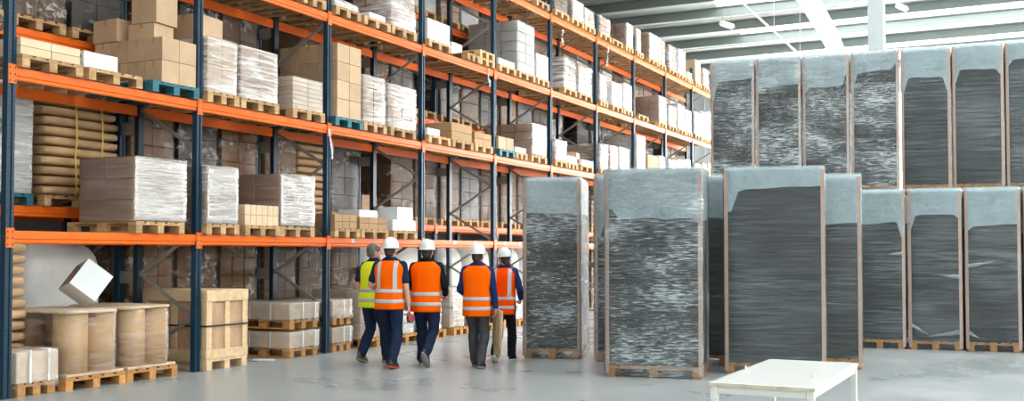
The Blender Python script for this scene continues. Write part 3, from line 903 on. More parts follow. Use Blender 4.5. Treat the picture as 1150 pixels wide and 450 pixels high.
# bags and grey block in the first bay of the rear row
yc0 = YB + .05 + .90
pallet(XR + .06, yc0, R1 + .003, .8, 1.2, 'teal painted pallet under the grey wrapped block behind the first upright', 'teal', True)
t = wrapped(XR - .5, yc0, R1 + .149, .76, 1.1, 1.42, 'grey film-wrapped block with paper label behind the first upright', 'greycart', 'wrapwhite', (1, 2, 3), True)
build('label', MB().box(.585, .588, -.28, -.12, .8, 1.05), M['paperlabel'], t)
build('label', MB().box(.585, .588, .0, .16, 1.1, 1.35, 0, Matrix.Rotation(R(18), 4, 'X')), M['paperlabel'], t)
yc1 = 9.46
pallet(XR + .06, yc1, R1 + .003, 1.16, 1.1, 'wooden pallet under strapped brown paper bags, rear row low shelf', 'wood', True)
bagpile(XR + .05, yc1, R1 + .15, 12, 'strapped pile, rear low shelf, first bay', BAGM, 2, 'paper bags in the first bay of the rear low shelf')
def strapband(x, y, z0, z1, m, label):
    pts = [(x + .012 + .006 * math.sin(i * 2.1), y + .01 * math.sin(i), z0 + (z1 - z0) * i / 14) for i in range(15)]
    mb = MB()
    for a, b in zip(pts, pts[1:]): mb.bar(a, b, .022, .004, 0, (1, 0, 0))
    tag(build('strap', mb, M[m]), label, 'strap')
strapband(XR + .06, yc1 - .12, R1 + .15, R1 + 1.58, 'yellow', 'yellow strap round the paper bags, left one, rear low shelf')
strapband(XR + .06, yc1 + .30, R1 + .15, R1 + 1.58, 'yellow', 'yellow strap round the paper bags, right one, rear low shelf')
yc2 = YB + 2 * BAY + .05 + .45 + .9
pallet(XR + .06, yc2, R1 + .003, .8, 1.2, 'wooden pallet under brown paper bags, third bay, rear row low shelf', 'wood')
bagpile(XR + .05, yc2, R1 + .15, 12, 'pile on rear low shelf, third bay', BAGQ, 1, 'paper bags in the third bay of the rear low shelf')
# fourth bay of the rear low shelf: small cartons on a pallet
ycs = YB + BAY * 3 + .05 + .45
pallet(XR + .06, ycs, R1 + .003, .8, 1.2, 'wooden pallet under small cartons, fourth bay, rear row low shelf', 'wood')
for k in range(2):
    for j in range(3 - k):
        carton(XR - .2, ycs - .25 + .25 * j, R1 + .15 + .18 * k, .24, .35, .178, 'card', 'small carton, %s layer, %s column, fourth bay, rear low shelf' % (ORD[k], ORD[j]))
# white bulk bags on the rear floor
def bulkbag_mesh(w, d, h, seed):
    rings = []
    for i in range(17):
        t = i / 16
        k = (1 - abs(2 * t - 1) ** 7) ** .35 if 0 < t < 1 else .0
        k = max(k, .75 if t < .5 else .6)
        bul = 1 + .05 * math.sin(t * math.pi)
        r = []
        for j in range(32):
            a = 2 * math.pi * j / 32; c, sn = math.cos(a), math.sin(a)
            xx = math.copysign(abs(c) ** .45, c) * d / 2 * k * bul; yy = math.copysign(abs(sn) ** .45, sn) * w / 2 * k * bul
            f = 1 + .035 * noise.noise(Vector((xx * 3 + seed, yy * 3, t * 5)))
            r.append((xx * f, yy * f, t * h))
        rings.append(r)
    return MB().loft(rings)
def bulkbag(x, y, w, d, h, label, seed):
    t = thing('bulk_bag', label, 'bag', (x, y, 0))
    build('sack', bulkbag_mesh(w, d, h, seed), M['bigbag'], t)
    for sy in (-1, 1):
        pts = [(d * .3, sy * w * .33, h - .12), (d * .25, sy * w * .36, h + .03), (-d * .1, sy * w * .36, h + .05), (-d * .3, sy * w * .33, h - .12)]
        build('lifting_loop', MB().tube(pts, .02, 8), M['yellow'], t)
    return t
bulkbag(XR - .45, 9.25, 1.22, 1.0, 1.72, 'big white bulk bag on the floor behind the tilted box', 3)
bulkbag(XR - .45, YB + 2.8 * 3 + .65, 1.1, .95, 1.75, 'white bulk bag on rear floor, fourth bay, left one', 8)
bulkbag(XR - .45, YB + 2.8 * 3 + 1.95, 1.1, .95, 1.68, 'white bulk bag on rear floor, fourth bay, right one', 12)
bulkbag(XR - .45, YB + 2.8 * 4 + .65, 1.1, .95, 1.72, 'white bulk bag on rear floor, fifth bay, left one', 15)
bulkbag(XR - .45, YB + 2.8 * 4 + 1.95, 1.1, .95, 1.78, 'white bulk bag on rear floor, fifth bay, right one', 19)
bulkbag(XR - .45, YB + 2.8 * 5 + .7, 1.1, .95, 1.72, 'white bulk bag on rear floor, sixth bay, left one', 25)
bulkbag(XR - .45, YB + 2.8 * 5 + 1.95, 1.1, .95, 1.75, 'white bulk bag on rear floor, sixth bay, right one', 28)
# floor bags, near left
pallet(XF - .60, 7.75, 0, .54, .45, 'low wooden pallet under the paper bags behind the low carton load', 'wood', True)
bagpile(XF - .60, 7.775, .148, 12, 'the floor pile behind the first upright', BAGS, 1, 'paper bags piled on the floor', .127, .44)
strapband(XF - .595, 7.80, .16, 1.55, 'yellow', 'yellow strap round the floor pile of paper bags')
bagpile(XR - .0, 10.05 - .42 + .86 - .4, .0, 13, 'the rear floor pile beside the bulk bag', BAGS, 1, 'paper bags piled in the rear row', .118, .46) if False else None

# ---------------------------------------------------------------- floor level, near part
XP = XF + .05
def strapv(t, w, d, h, ys, m='strap'):
    for y in ys:
        mb = MB().box(d / 2 + .014, d / 2 + .017, y - .012, y + .012, 0, h + .004)
        mb.box(-d / 2, d / 2 + .017, y - .012, y + .012, h + .010, h + .013)
        build('strap', mb, M[m], t)
def flatload(xf, y0, y1, z, h, d, label, full_label, straps=(-.2, .2), skirt=.12, sides=(0,)):
    """low carton block under loose film that hangs over the pallet below it"""
    y0, y1 = fit(y0, y1, .075)
    yc = (y0 + y1) / 2; w = y1 - y0
    pallet(xf - .05, yc, z, min(w - .10, .98), d - .1, full_label, 'woodorange', True)
    t = thing('flat_carton_load', label, 'wrapped goods', (xf - d / 2, yc, z + .144))
    build('carton_block', core(w - .04, d - .04, h, 1, 1, 1), M['cardgrey'], t, .006)
    build('stretch_wrap', shell(w - .04, d - .04, -.02, h + .004, .008, .008, y0 * 3, skirt=skirt, rc=.04), M['skirt'], t)
    strapv(t, w - .04, d - .04, h, [w * s for s in straps])
    strap = MB()
    for xx in (-.2, .2):
        strap.box(xx - .012, xx + .012, -w / 2 - .003, -w / 2 + .0, 0, h)
    build('strap', strap, M['strap'], t)
    return t
flatload(XP, ya(7, XP) + .02, ya(74, XP) - .02, 0, .345, .58, 'low grey-brown carton load under loose film, nearest on the floor, bottom left', 'orange-brown pallet under the low carton load at the bottom left')
def rollload(y0, y1, zt, label, plabel):
    yc = (y0 + y1) / 2; w = y1 - y0
    pallet(XP + .02, yc, 0, w + .08, 1.2, plabel, 'woodorange', True)
    t = thing('roll_load', label, 'wrapped goods', (XP - .57, yc, .144))
    d = 1.12; h = zt - .144
    r = w / 4 - .004
    build('tray', MB().box(-d / 2 - .02, d / 2 + .02, -w / 2 - .02, w / 2 + .02, 0, .035), M['rolltop'], t, .008)
    nr = int(d / (2 * r))
    for j in (-1, 1):
        for i in range(nr):
            x = d / 2 - r - i * (d - 2 * r) / (nr - 1)
            mb = MB(); pts = [(x, j * (r + .002), .036), (x, j * (r + .002), h - .03)]
            mb.tube(pts, r, 28)
            mb.tube([(x, j * (r + .002), h - .0305), (x, j * (r + .002), h - .028)], .04, 12, 1)
            build('roll', mb, [M['roll'], M['carddark']], t)
    rings = []
    mb = shell(w - .01, d - .01, h - .014, h, .004, .02, y0, 3, True, .11, .03)
    build('top_sheet', mb, M['rolltop'], t)
    build('stretch_wrap', shell(w, d, .01, h - .03, .012, .005, y0 + 4, 10, False, .12), M['wrap'], t)
rollload(ya(78, XP), ya(139, XP), za(78, 350, XP), 'wrapped pallet of upright brown paper rolls under the tilted white box', 'orange-brown pallet under the left paper rolls')
rollload(ya(146, XP), ya(197, XP), za(146, 345, XP), 'wrapped pallet of upright brown paper rolls beside the second upright', 'orange-brown pallet under the right paper rolls')
# tilted open white box lying on the rolls
zt = za(78, 350, XP)
t = thing('open_carton', 'white open carton tilted on top of the paper rolls', 'box', (XP - .38, ya(97, XP - .2) , zt + .03), 0)
def camv(r, u, f): return Vector((RT.x * r + FW.x * f, RT.y * r + FW.y * f, u))
az = camv(-.66, .62, -.42).normalized(); a1 = camv(.60, .52, .72); a1 = (a1 - az * a1.dot(az)).normalized(); a2 = az.cross(a1)
t.matrix_world = Matrix.Translation((XP - .42, ya(98, XP - .42), zt + .30)) @ Matrix(((a1.x, a2.x, az.x, 0), (a1.y, a2.y, az.y, 0), (a1.z, a2.z, az.z, 0), (0, 0, 0, 1))) @ Matrix.Translation((0, 0, -.17))
mb = MB(); s = .19; h = .36; th = .006
for (x0, x1, y0, y1) in ((-s, s, -s, -s + th), (-s, s, s - th, s), (-s, -s + th, -s + th, s - th), (s - th, s, -s + th, s - th)):
    mb.box(x0, x1, y0, y1, 0, h)
mb.box(-s + th, s - th, -s + th, s - th, 0, th)
o = build('body', mb, M['white'], t)
fl = MB().box(-s + .01, s - .01, -s + .007, -s + .012, h, h + .12, 0, Matrix.Translation((0, 0, 0)))
build('flap', MB().box(-s + .01, s - .01, 0, .005, 0, .16, 0, Matrix.Translation((0, s, h)) @ Matrix.Rotation(R(150), 4, 'X')), M['carddark'], t)
build('flap', MB().box(-s + .01, s - .01, -.005, 0, 0, .16, 0, Matrix.Translation((0, -s + .006, h)) @ Matrix.Rotation(R(-165), 4, 'X')), M['cardpale'], t)
build('inner_liner', MB().box(-s + th, -s + th + .003, -s + th, s - th, th, h - .01), M['carddark'], t)
# wooden crate
y0, y1 = ya(233, XP), ya(279, XP); zt = za(233, 326, XP)
d = 1.18; w = y1 - y0
t = thing('wooden_crate', 'pale wooden crate with plywood panels and black strap beside the second upright', 'crate', (XP - d / 2, (y0 + y1) / 2, 0))
hb = .11; H = zt
for yy in (-w / 2 + .06, 0, w / 2 - .06):
    build('skid', MB().box(-d / 2, d / 2, yy - .05, yy + .05, 0, hb), M['crate'], t, .003)
build('base', MB().box(-d / 2, d / 2, -w / 2, w / 2, hb, hb + .04), M['crate'], t, .003)
build('panel', MB().box(-d / 2 + .03, d / 2 - .03, -w / 2 + .03, w / 2 - .03, hb + .04, H - .03), M['ply'], t)
build('lid', MB().box(-d / 2 - .005, d / 2 + .005, -w / 2 - .005, w / 2 + .005, H - .03, H), M['crate'], t, .003)
bw = .1
for sx in (-1, 1):
    X = sx * (d / 2 - .015)
    for (a, b, c, e) in ((-w / 2, -w / 2 + bw, hb + .04, H - .03), (w / 2 - bw, w / 2, hb + .04, H - .03), (-.045, .045, hb + .04, H - .03)):
        build('batten', MB().box(X - .015, X + .015, a + .0305 * (a < -.2), b - .0305 * (b > .2), c, e), M['crate'], t, .003)
    for (c, e) in ((hb + .04, hb + .16), (H - .15, H - .03)):
        build('batten', MB().box(X - .012 + sx * .012, X + .012 + sx * .012, -w / 2, w / 2, c, e), M['crate'], t, .003)
for sy in (-1, 1):
    Yy = sy * (w / 2 - .015)
    for xc in (-d / 2 + .05, 0, d / 2 - .05):
        build('batten', MB().box(xc - .05, xc + .05, Yy - .015, Yy + .015, hb + .04, H - .03), M['crate'], t, .003)
    for (c, e) in ((hb + .04, hb + .16), (H - .15, H - .03)):
        build('batten', MB().box(-d / 2, d / 2, Yy - .012 + sy * .012, Yy + .012 + sy * .012, c, e), M['crate'], t, .003)
mb = MB(); zz = (H + hb) / 2
for (a, b, c, e) in ((d / 2 + .002, d / 2 + .006, -w / 2 - .006, w / 2 + .006), (-d / 2 - .006, -d / 2 - .002, -w / 2 - .006, w / 2 + .006), (-d / 2 - .006, d / 2 + .006, -w / 2 - .006, -w / 2 - .002), (-d / 2 - .006, d / 2 + .006, w / 2 + .002, w / 2 + .006)):
    mb.box(a, b, c, e, zz - .012, zz + .012)
build('strap', mb, M['blackstrap'], t)
# two pairs of flat loads stacked two high
ya_, yb = ya(327, XP), ya(362, XP); zt = za(327, 338, XP); hm = zt / 2 - .178
flatload(XP, ya_, yb, 0, hm, 1.15, 'low grey-brown carton load on the floor beside the crate, lower of two', 'orange-brown pallet under the lower flat load beside the crate', (-.1, .3), .14)
flatload(XP, ya_, yb, zt / 2, hm, 1.15, 'low grey-brown carton load beside the crate, upper of two', 'orange-brown pallet between the two flat loads beside the crate', (-.1, .3), .08)
ya_, yb = ya(371, XP), ya(399, XP)
flatload(XP, ya_, yb, 0, hm, 1.15, 'low grey-brown carton load behind the third upright, lower of two', 'orange-brown pallet under the lower flat load behind the third upright', (0, .3), .14)
flatload(XP, ya_, yb, zt / 2, hm, 1.15, 'low grey-brown carton load behind the third upright, upper of two', 'orange-brown pallet between the two flat loads behind the third upright', (0, .3), .08)
x, y = floor_pt(297, 404)
mb = MB(); pts = [(-.16, -.11), (.16, -.10), (.17, .1), (-.14, .12)]
mb.loft([[(a, b, .002 + .006 * math.sin(a * 30)) for a, b in pts], [(a, b, .004 + .006 * math.sin(a * 30)) for a, b in pts]], sm=False)
tag(build('paper_sheet', mb, M['paperlabel'], None, 0, (x, y, .007), R(40)), 'white sheet of paper on the floor beside the crate', 'paper')

# ---------------------------------------------------------------- tall black stacks
WY = -R(16)      # measured against the lens axis
def black_stack(lat, dep, w, d, h, yaw, label, plabel, wm='wrapA', z0=0, cap=.45, seed=0, fold=(0, 0), pfull=True):
    """front-left corner at (lat, dep) before the camera stand; w across the front, d deep"""
    x, y = plan(lat, dep)
    ang = YAW + yaw
    mx = Matrix.Translation((x, y, z0)) @ Matrix.Rotation(ang, 4, 'Z')
    c = mx @ Vector((w / 2, d / 2, 0))
    # pallet: its open side faces front
    pf = mx @ Vector((w / 2, .025, 0))
    pallet(0, 0, 0, w - .05, d - .05, plabel, 'woodorange', pfull, ang - math.pi / 2, tuple(pf))
    t = thing('panel_stack', label, 'wrapped goods', (c.x, c.y, z0 + .146), ang)
    H = h - .146; rr = random.Random(seed)
    # panels: a pile of thin sheets, each a little out of line
    rings = []; n = 70; a, b = w / 2 - .022, d / 2 - .022
    for i in range(n + 1):
        z = .004 + (H - .014) * i / n; e = rr.uniform(-.003, .003); f = rr.uniform(-.003, .003)
        rings.append([(-a + e, -b + f, z), (a + e, -b + f, z), (a + e, b + f, z), (-a + e, b + f, z)])
    build('panels', MB().loft(rings, 0, False), M['black'], t)
    # paperboard edge guards
    for sx in (-1, 1):
        for sy in (-1, 1):
            L = [(0, 0), (-.047, 0), (-.047, .005), (-.005, .005), (-.005, .047), (0, .047)]
            poly = [(sx * (w / 2 - .006 + p), sy * (d / 2 - .006 - q) if True else 0) for p, q in L]
            build('edge_guard', MB().prism(poly, 'z', -.11, H - .02 - rr.uniform(0, .02)), M['post'], t)
    # pale film sheet hanging over the top
    per = []
    aa, bb = w / 2 - .013, d / 2 - .013; ns = 14
    def sd(p, q):
        for i in range(ns): per.append((p[0] + (q[0] - p[0]) * i / ns, p[1] + (q[1] - p[1]) * i / ns))
    sd((-aa, -bb), (aa, -bb)); sd((aa, -bb), (aa, bb)); sd((aa, bb), (-aa, bb)); sd((-aa, bb), (-aa, -bb))
    drops = []; tl = rr.uniform(-.035, .035)
    for (px_, py_) in per:
        u = px_ / aa
        dr = cap * (1 + .05 * noise.noise(Vector((px_ * 3 + seed, py_ * 3, 0)))) + tl * px_ / aa
        if py_ < -bb * .9:
            dr += fold[0] * min(1, max(0, (-u - .70) / .16)) + fold[1] * min(1, max(0, (u - .70) / .16))
        drops.append(max(.12, dr))
    rings = []
    for i in range(9):
        r = []
        for (p, dr) in zip(per, drops):
            z = H - dr * (1 - i / 8)
            o = .004 + .009 * abs(noise.noise(Vector((p[0] * 8 + seed, p[1] * 8, z * 4)))) * (1 - i / 9)
            k = (1 + o / aa, 1 + o / bb)
            r.append((p[0] * k[0], p[1] * k[1], z))
        rings.append(r)
    rings.append([(x_ * .6, y_ * .6, H + .006 * rr.random()) for (x_, y_, z_) in rings[-1]])
    build('top_sheet', MB().loft(rings, 0, True, 'top'), M['cap'], t)
    build('stretch_wrap', shell(d, w, -.13, H + .006, .006, .005, seed * 1.7, 40, False, .012) if False else shell(d, w, -.13, H + .012, .003, .005, seed * 1.7, 30, True, .02), M[wm], t)
    return t
# standing in front
black_stack(.16, 15.2, .86, 1.2, 2.66, -R(10), 'tall black stack nearest the rack, right of the workers', 'pallet under the black stack nearest the rack', 'wrapA', cap=.52, seed=1)
black_stack(1.172, 12.96, 1.22, .84, 2.60, WY, 'wide black stack standing frontmost left of the white table', 'pallet under the frontmost wide black stack', 'wrapA', cap=.62, seed=2, fold=(-.12, 0))
black_stack(1.173, 14.67, 1.2, .84, 2.67, WY, 'black stack half hidden behind the frontmost wide stack', 'pallet under the half hidden black stack behind the frontmost wide one', 'wrapA', cap=.62, seed=3, fold=(.3, 0))
black_stack(2.74, 13.25, 1.26, .60, 2.645, -R(13), 'wide black stack directly behind the white table', 'pallet under the wide black stack behind the white table', 'wrapB', cap=.26, seed=4, fold=(.28, 0))
black_stack(2.38, 14.27, 1.08, .84, 2.62, WY, 'black stack in the gap between the two wide front stacks', 'pallet under the black stack in the gap', 'wrapB', cap=.6, seed=5)
black_stack(3.50, 13.96, 1.2, .84, 2.60, WY, 'black stack with deep pale top sheet peeking out right of the table stack', 'pallet under the black stack right of the table stack', 'wrapB', cap=.68, seed=6)
# rows at the back
RY = -R(21)
ux, ud = math.cos(RY), math.sin(RY)
for i in range(6):
    s0 = -1.32 + .845 * i
    lat, dep = 6.06 + s0 * ux, 16.72 + s0 * ud
    if i == 0: w = .80
    black_stack(lat, dep, .81, 1.18, 2.58, RY, 'lower row black stack, %s from the left in the row behind the table' % ORD[i], 'pallet under the %s black stack of the lower row' % ORD[i], 'wrapB', cap=(.55, .55, .42, .60, .70, .5)[i], seed=20 + i, fold=((0, .2), (0, .25), (.22, .05), (.05, .0), (.3, 0), (0, 0))[i])
fx, fd = 3.88, 20.1
for i in range(8):
    s0 = .03 + .876 * i
    lat, dep = fx + s0 * ux, fd + s0 * ud
    black_stack(lat, dep, .85, 1.18, 2.60, RY, 'supporting black stack under the %s upper stack' % ORD[i], 'pallet on the floor under the %s supporting black stack' % ORD[i], 'wrapB', cap=.5, seed=40 + i, pfull=False)
    black_stack(lat, dep, .85, 1.18, 2.66, RY, 'upper row black stack, %s from the left against the roof' % ORD[i], 'pallet between the %s upper black stack and the one below' % ORD[i], ('wrapA', 'wrapA', 'wrapA', 'wrapA', 'wrapB', 'wrapB', 'wrapB', 'wrapB')[i], 2.655,
                cap=(.40, .55, .62, .38, .55, .45, .3, .4)[i], seed=60 + i, fold=((.35, 0), (.1, 0), (.1, -.2), (.2, -.1), (.25, .25), (.25, .1), (.1, 0), (0, 0))[i], pfull=False)

tails = {1: [(.16, 1.53, .36, 1.55)], 2: [(.08, 1.20, .37, 1.17), (-.10, .24, -.36, .40), (-.10, .22, .37, .30)], 3: [(.02, 1.42, -.37, 1.34), (-.2, .2, -.36, .3)]}
for o in list(COL.objects):
    if o.parent is None and str(o.get('label', '')).startswith('lower row black stack'):
        idx = [i for i in range(6) if o['label'].startswith('lower row black stack, %s from' % ORD[i])][0]
        for (xa, za_, xb, zb) in tails.get(idx, ()):
            q = MB(); n_ = 12; rows_ = []
            for i in range(n_ + 1):
                f = i / n_; wv = .004 + .034 * f * (1 + .15 * math.sin(f * 13))
                x_ = xa + (xb - xa) * f; z_ = za_ + (zb - za_) * f - .146
                yf = -.59 - .022 - .004 * abs(math.sin(f * 9))
                rows_.append([(x_, yf, z_ - wv), (x_, yf - .004, z_), (x_, yf, z_ + wv), (x_, yf + .002, z_)])
            q.loft(rows_, 0, True, True)
            build('film_tail', q, M['tail'], o)
def scrap(px, py, h, w_, lab, x=XF + .012, seed=0):
    y = ya(px, x); z = za(px, py, x); rows_ = []
    for i in range(15):
        f = i / 14; k = w_ * (.5 + .5 * math.sin(f * 7 + seed)) * (1 - f * .4) + .02
        c = .04 * math.sin(f * 5 + seed)
        rows_.append([(x + .006, y + c - k, z - h * f), (x + .02 + .015 * math.sin(f * 12), y + c, z - h * f), (x + .006, y + c + k, z - h * f), (x + .004, y + c, z - h * f)])
    q = MB().loft(rows_, 0, True, True)
    tag(build('film_scrap', q, M['tail']), lab, 'film')
scrap(683, 50, .55, .07, 'scrap of clear film hanging from the top shelf beam, sixth bay', seed=1)
scrap(632, 32, .35, .09, 'scrap of clear film hanging from the top shelf beam, start of the sixth bay', seed=2)
scrap(549, 76, .38, .05, 'scrap of clear film hanging from the third shelf beam, fourth bay', seed=3)
scrap(371, 143, .5, .03, 'thin strip of clear film hanging from the second shelf beam, third bay', seed=4)

# ---------------------------------------------------------------- white table
def tpt(px, py, h=.75):
    d = (EYE - h) * FPX / (py - HOR); return Vector(plan((px - 575) / FPX * d, d))
A, B, Cc, D = tpt(797, 428), tpt(914, 434.5), tpt(961, 407), tpt(862, 402)
ctr = (A + B + Cc + D) / 4
ux_ = ((B - A) + (Cc - D)).normalized(); ang = math.atan2(ux_.y, ux_.x)
w = ((B - A).length + (Cc - D).length) / 2; l = ((D - A).length + (Cc - B).length) / 2
t = thing('table', 'low white laminate table with cream steel legs in front of the black stacks', 'table', (ctr.x, ctr.y, 0), ang)
mb = MB().box(-w / 2, w / 2, -l / 2, l / 2, .728, .75)
build('tabletop', mb, M['tabletop'], t, .003)
mb = MB()
for (a, b, c, e) in ((-w / 2 - .003, w / 2 + .003, -l / 2 - .003, -l / 2), (-w / 2 - .003, w / 2 + .003, l / 2, l / 2 + .003), (-w / 2 - .003, -w / 2, -l / 2, l / 2), (w / 2, w / 2 + .003, -l / 2, l / 2)):
    mb.box(a, b, c, e, .727, .747)
build('edge_band', mb, M['edgewood'], t)
for sx in (-1, 1):
    for sy in (-1, 1):
        build('leg', MB().box(sx * (w / 2 - .026) - .022, sx * (w / 2 - .026) + .022, sy * (l / 2 - .026) - .022, sy * (l / 2 - .026) + .022, 0, .728), M['tableleg'], t, .003)
for sy in (-1, 1): build('apron', MB().box(-w / 2 + .05, w / 2 - .05, sy * (l / 2 - .026) - .015, sy * (l / 2 - .026) + .015, .68, .728), M['tableleg'], t, .002)
for sx in (-1, 1): build('apron', MB().box(sx * (w / 2 - .026) - .015, sx * (w / 2 - .026) + .015, -l / 2 + .05, l / 2 - .05, .68, .728), M['tableleg'], t, .002)
for (px, py) in ((830, 414), (913, 424)):
    q = tpt(px, py) - ctr; lx = q.dot(ux_); ly = q.dot(Vector((-ux_.y, ux_.x)))
    lx = max(-w / 2 + .03, min(w / 2 - .03, lx)); ly = max(-l / 2 + .03, min(l / 2 - .03, ly))
    build('peg', MB().tube([(lx, ly, .75), (lx, ly, .757), (lx, ly, .76), (lx, ly, .782)], [.012, .012, .006, .004], 10), M['tableleg'], t)

# ---------------------------------------------------------------- people
def remesh(mb, name, m, vox, smooth=3, wrinkle=0, wscale=9, seed=0):
    me = mb.mesh(name, m)
    o = bpy.data.objects.new('tmp', me); COL.objects.link(o)
    md = o.modifiers.new('r', 'REMESH'); md.mode = 'VOXEL'; md.voxel_size = vox; md.use_smooth_shade = True
    if smooth:
        sm = o.modifiers.new('s', 'SMOOTH'); sm.factor = .5; sm.iterations = smooth
    dg = bpy.context.evaluated_depsgraph_get()
    out = bpy.data.meshes.new_from_object(o.evaluated_get(dg))
    out.name = name
    bpy.data.objects.remove(o); bpy.data.meshes.remove(me)
    if wrinkle:
        nn = [v.normal.copy() for v in out.vertices]
        for v, n_ in zip(out.vertices, nn):
            c = v.co
            v.co = c + n_ * wrinkle * noise.noise(Vector((c.x * wscale + seed, c.y * wscale, c.z * wscale * .8)))
    out.polygons.foreach_set('use_smooth', [True] * len(out.polygons))
    out.materials.clear(); out.materials.append(m)
    out.update()
    return out
def ik(a, b, l1, l2, hint):
    a, b = Vector(a), Vector(b); d = b - a; L = min(d.length, (l1 + l2) * .998); dn = d.normalized()
    b = a + dn * L
    x = (l1 * l1 - l2 * l2 + L * L) / (2 * L); h = math.sqrt(max(l1 * l1 - x * x, 0))
    hv = Vector(hint); hv = (hv - dn * hv.dot(dn)).normalized()
    return a + dn * x + hv * h, b
def person(loc, heading, H, label, vest, vestm, pants, shirt, sleeve, hat, hairm, ankL, ankR, pitL, pitR, wrL, wrR, headyaw=0, tilt=0, straps=False, shoe=('shoedark', 'solegrey'), hem=.80, slim=1.0, lean=.03, curlL=.6, curlR=.6, seed=0, ponytail=False):
    S = H / 1.72
    t = thing('person', label, 'person', (*loc, 0), heading)
    hy = Matrix.Translation((0, lean, 1.47)) @ Matrix.Rotation(headyaw, 4, 'Z') @ Matrix.Rotation(tilt, 4, 'X') @ Matrix.Translation((0, 0, -1.47))
    sc = Matrix.Scale(S, 4)
    joint = {}
    hips = {-1: Vector((-.092 * slim, 0, .90)), 1: Vector((.092 * slim, 0, .90))}
    legs = {}
    for s, ank, pit in ((-1, ankL, pitL), (1, ankR, pitR)):
        kn, an = ik(hips[s], ank, .425, .415, (s * .08, 1, 0)); legs[s] = (hips[s], kn, an, pit)
    arms = {}
    for s, wr in ((-1, wrL), (1, wrR)):
        sh = Vector((s * .185 * slim, lean * .8 - .01, 1.395))
        el, w_ = ik(sh, wr, .285, .255, (s * .45, -1, -.1)); arms[s] = (sh, el, w_)
    def fin(mb):
        mb.v = [tuple(sc @ Vector(v)) for v in mb.v]; return mb
    def torso(mb, k):
        mb.ell((0, 0, .95), (.165 * slim + k, .118 + k, .13 + k)); mb.ell((0, lean * .4, 1.09), (.15 * slim + k, .108 + k, .15 + k))
        mb.ell((0, lean * .8, 1.27), (.178 * slim + k, .122 + k, .175 + k))
        mb.cap((-.145 * slim, lean * .8 - .01, 1.392), (.145 * slim, lean * .8 - .01, 1.392), .062 + k, .062 + k)
        for s in (-1, 1): mb.cap((s * .13 * slim, lean - .012, 1.405), (s * .03, lean - .01, 1.47), .048 + k, .05 + k)
    # --- body, one surface
    b = MB(); torso(b, 0)
    b.cap((0, lean - .012, 1.42), (0, lean + .004, 1.55), .06, .056)
    b.ell((0, .005, 1.605), (.076, .095, .117), hy); b.ell((0, .035, 1.555), (.056, .062, .062), hy)
    b.cap(hy @ Vector((0, .092, 1.612)), hy @ Vector((0, .112, 1.582)), .010, .015)
    b.ell((0, .083, 1.548), (.024, .018, .012), hy)
    b.ell((0, .086, 1.635), (.045, .014, .010), hy); b.ell((0, .082, 1.512), (.022, .02, .018), hy)
    for s in (-1, 1): b.ell((s * .079, -.004, 1.592), (.011, .022, .034), hy)
    for s in (-1, 1):
        hp, kn, an, pit = legs[s]
        b.cap(hp, kn, .085, .056); b.cap(kn, kn + (an - kn) * .35, .056, .056); b.cap(kn + (an - kn) * .35, an, .056, .04)
        fx_ = Matrix.Translation(an) @ Matrix.Rotation(pit, 4, 'X')
        b.cap(fx_ @ Vector((0, -.02, -.035)), fx_ @ Vector((0, .15, -.052)), .035, .024)
        sh, el, wr = arms[s]
        b.cap(sh, el, .052, .042); b.cap(el, wr, .043, .029)
        # hand: palm, four curled fingers, thumb
        dn = (wr - el).normalized()
        inn = Vector((-s, 0, 0)); inn = (inn - dn * inn.dot(dn)).normalized()
        fwd = dn.cross(inn) * (1 if s < 0 else -1)
        if fwd.y < 0 and abs(dn.z) > .5: fwd = -fwd
        cu = curlL if s < 0 else curlR
        base = wr + dn * .02
        for k in range(4):
            o = fwd * (.030 - .020 * k)
            b.cap(wr + fwd * (.014 - .009 * k), base + dn * .068 + o, .017, .0125, 8)
            p0 = base + dn * .07 + o; ln = (.040, .046, .042, .032)[k]
            d1 = (dn * math.cos(cu) + inn * math.sin(cu)); d2 = (dn * math.cos(cu * 2.1) + inn * math.sin(cu * 2.1)); d3 = (dn * math.cos(cu * 3.0) + inn * math.sin(cu * 3.0))
            p1 = p0 + d1 * ln; p2 = p1 + d2 * ln * .7; p3 = p2 + d3 * ln * .5
            b.cap(p0, p1, .0105, .0095, 8); b.cap(p1, p2, .0095, .0088, 8); b.cap(p2, p3, .0088, .008, 8)
        q0 = wr + dn * .022 + fwd * .022; q1 = q0 + dn * .030 + fwd * .026 + inn * .014; q2 = q1 + dn * .032 + fwd * .004 + inn * .014
        b.cap(q0, q1, .014, .0115, 8); b.cap(q1, q2, .0115, .009, 8)
    link('body', remesh(fin(b), 'body', M['skin'], .0062, 2), t)
    # eyes
    for s in (-1, 1):
        e = MB().ell((s * .032, .088, 1.618), (.011, .010, .007), hy, 10, 6)
        build('eye', fin(e), M['eye'], t)
    # --- trousers
    p = MB()
    p.ell((0, 0, .955), (.178 * slim, .132, .12)); p.cap((-.06, 0, 1.0), (.06, 0, 1.0), .115, .115)
    for s in (-1, 1):
        hp, kn, an, pit = legs[s]
        p.cap(hp + Vector((0, -.01, -.02)), kn, .104 * (.5 + .5 * slim), .079); p.cap(kn, kn + (an - kn) * .5, .079, .076)
        p.cap(kn + (an - kn) * .5, kn + (an - kn) * .97, .076, .070)
    link('trousers', remesh(fin(p), 'trousers', M[pants], .011, 3, .016, 8, seed), t)
    # --- shirt
    h = MB(); torso(h, .012)
    for s in (-1, 1):
        sh, el, wr = arms[s]
        h.cap(sh, el if sleeve == 'long' else sh.lerp(el, .72), .066, .058 if sleeve == 'long' else .062)
        if sleeve == 'long': h.cap(el, el.lerp(wr, .93), .057, .044)
    h.tube([(0, lean - .012, 1.46), (0, lean - .004, 1.512)], [.072, .067], 18)
    link('shirt', remesh(fin(h), 'shirt', M[shirt], .010, 3, .009, 10, seed + 3), t)
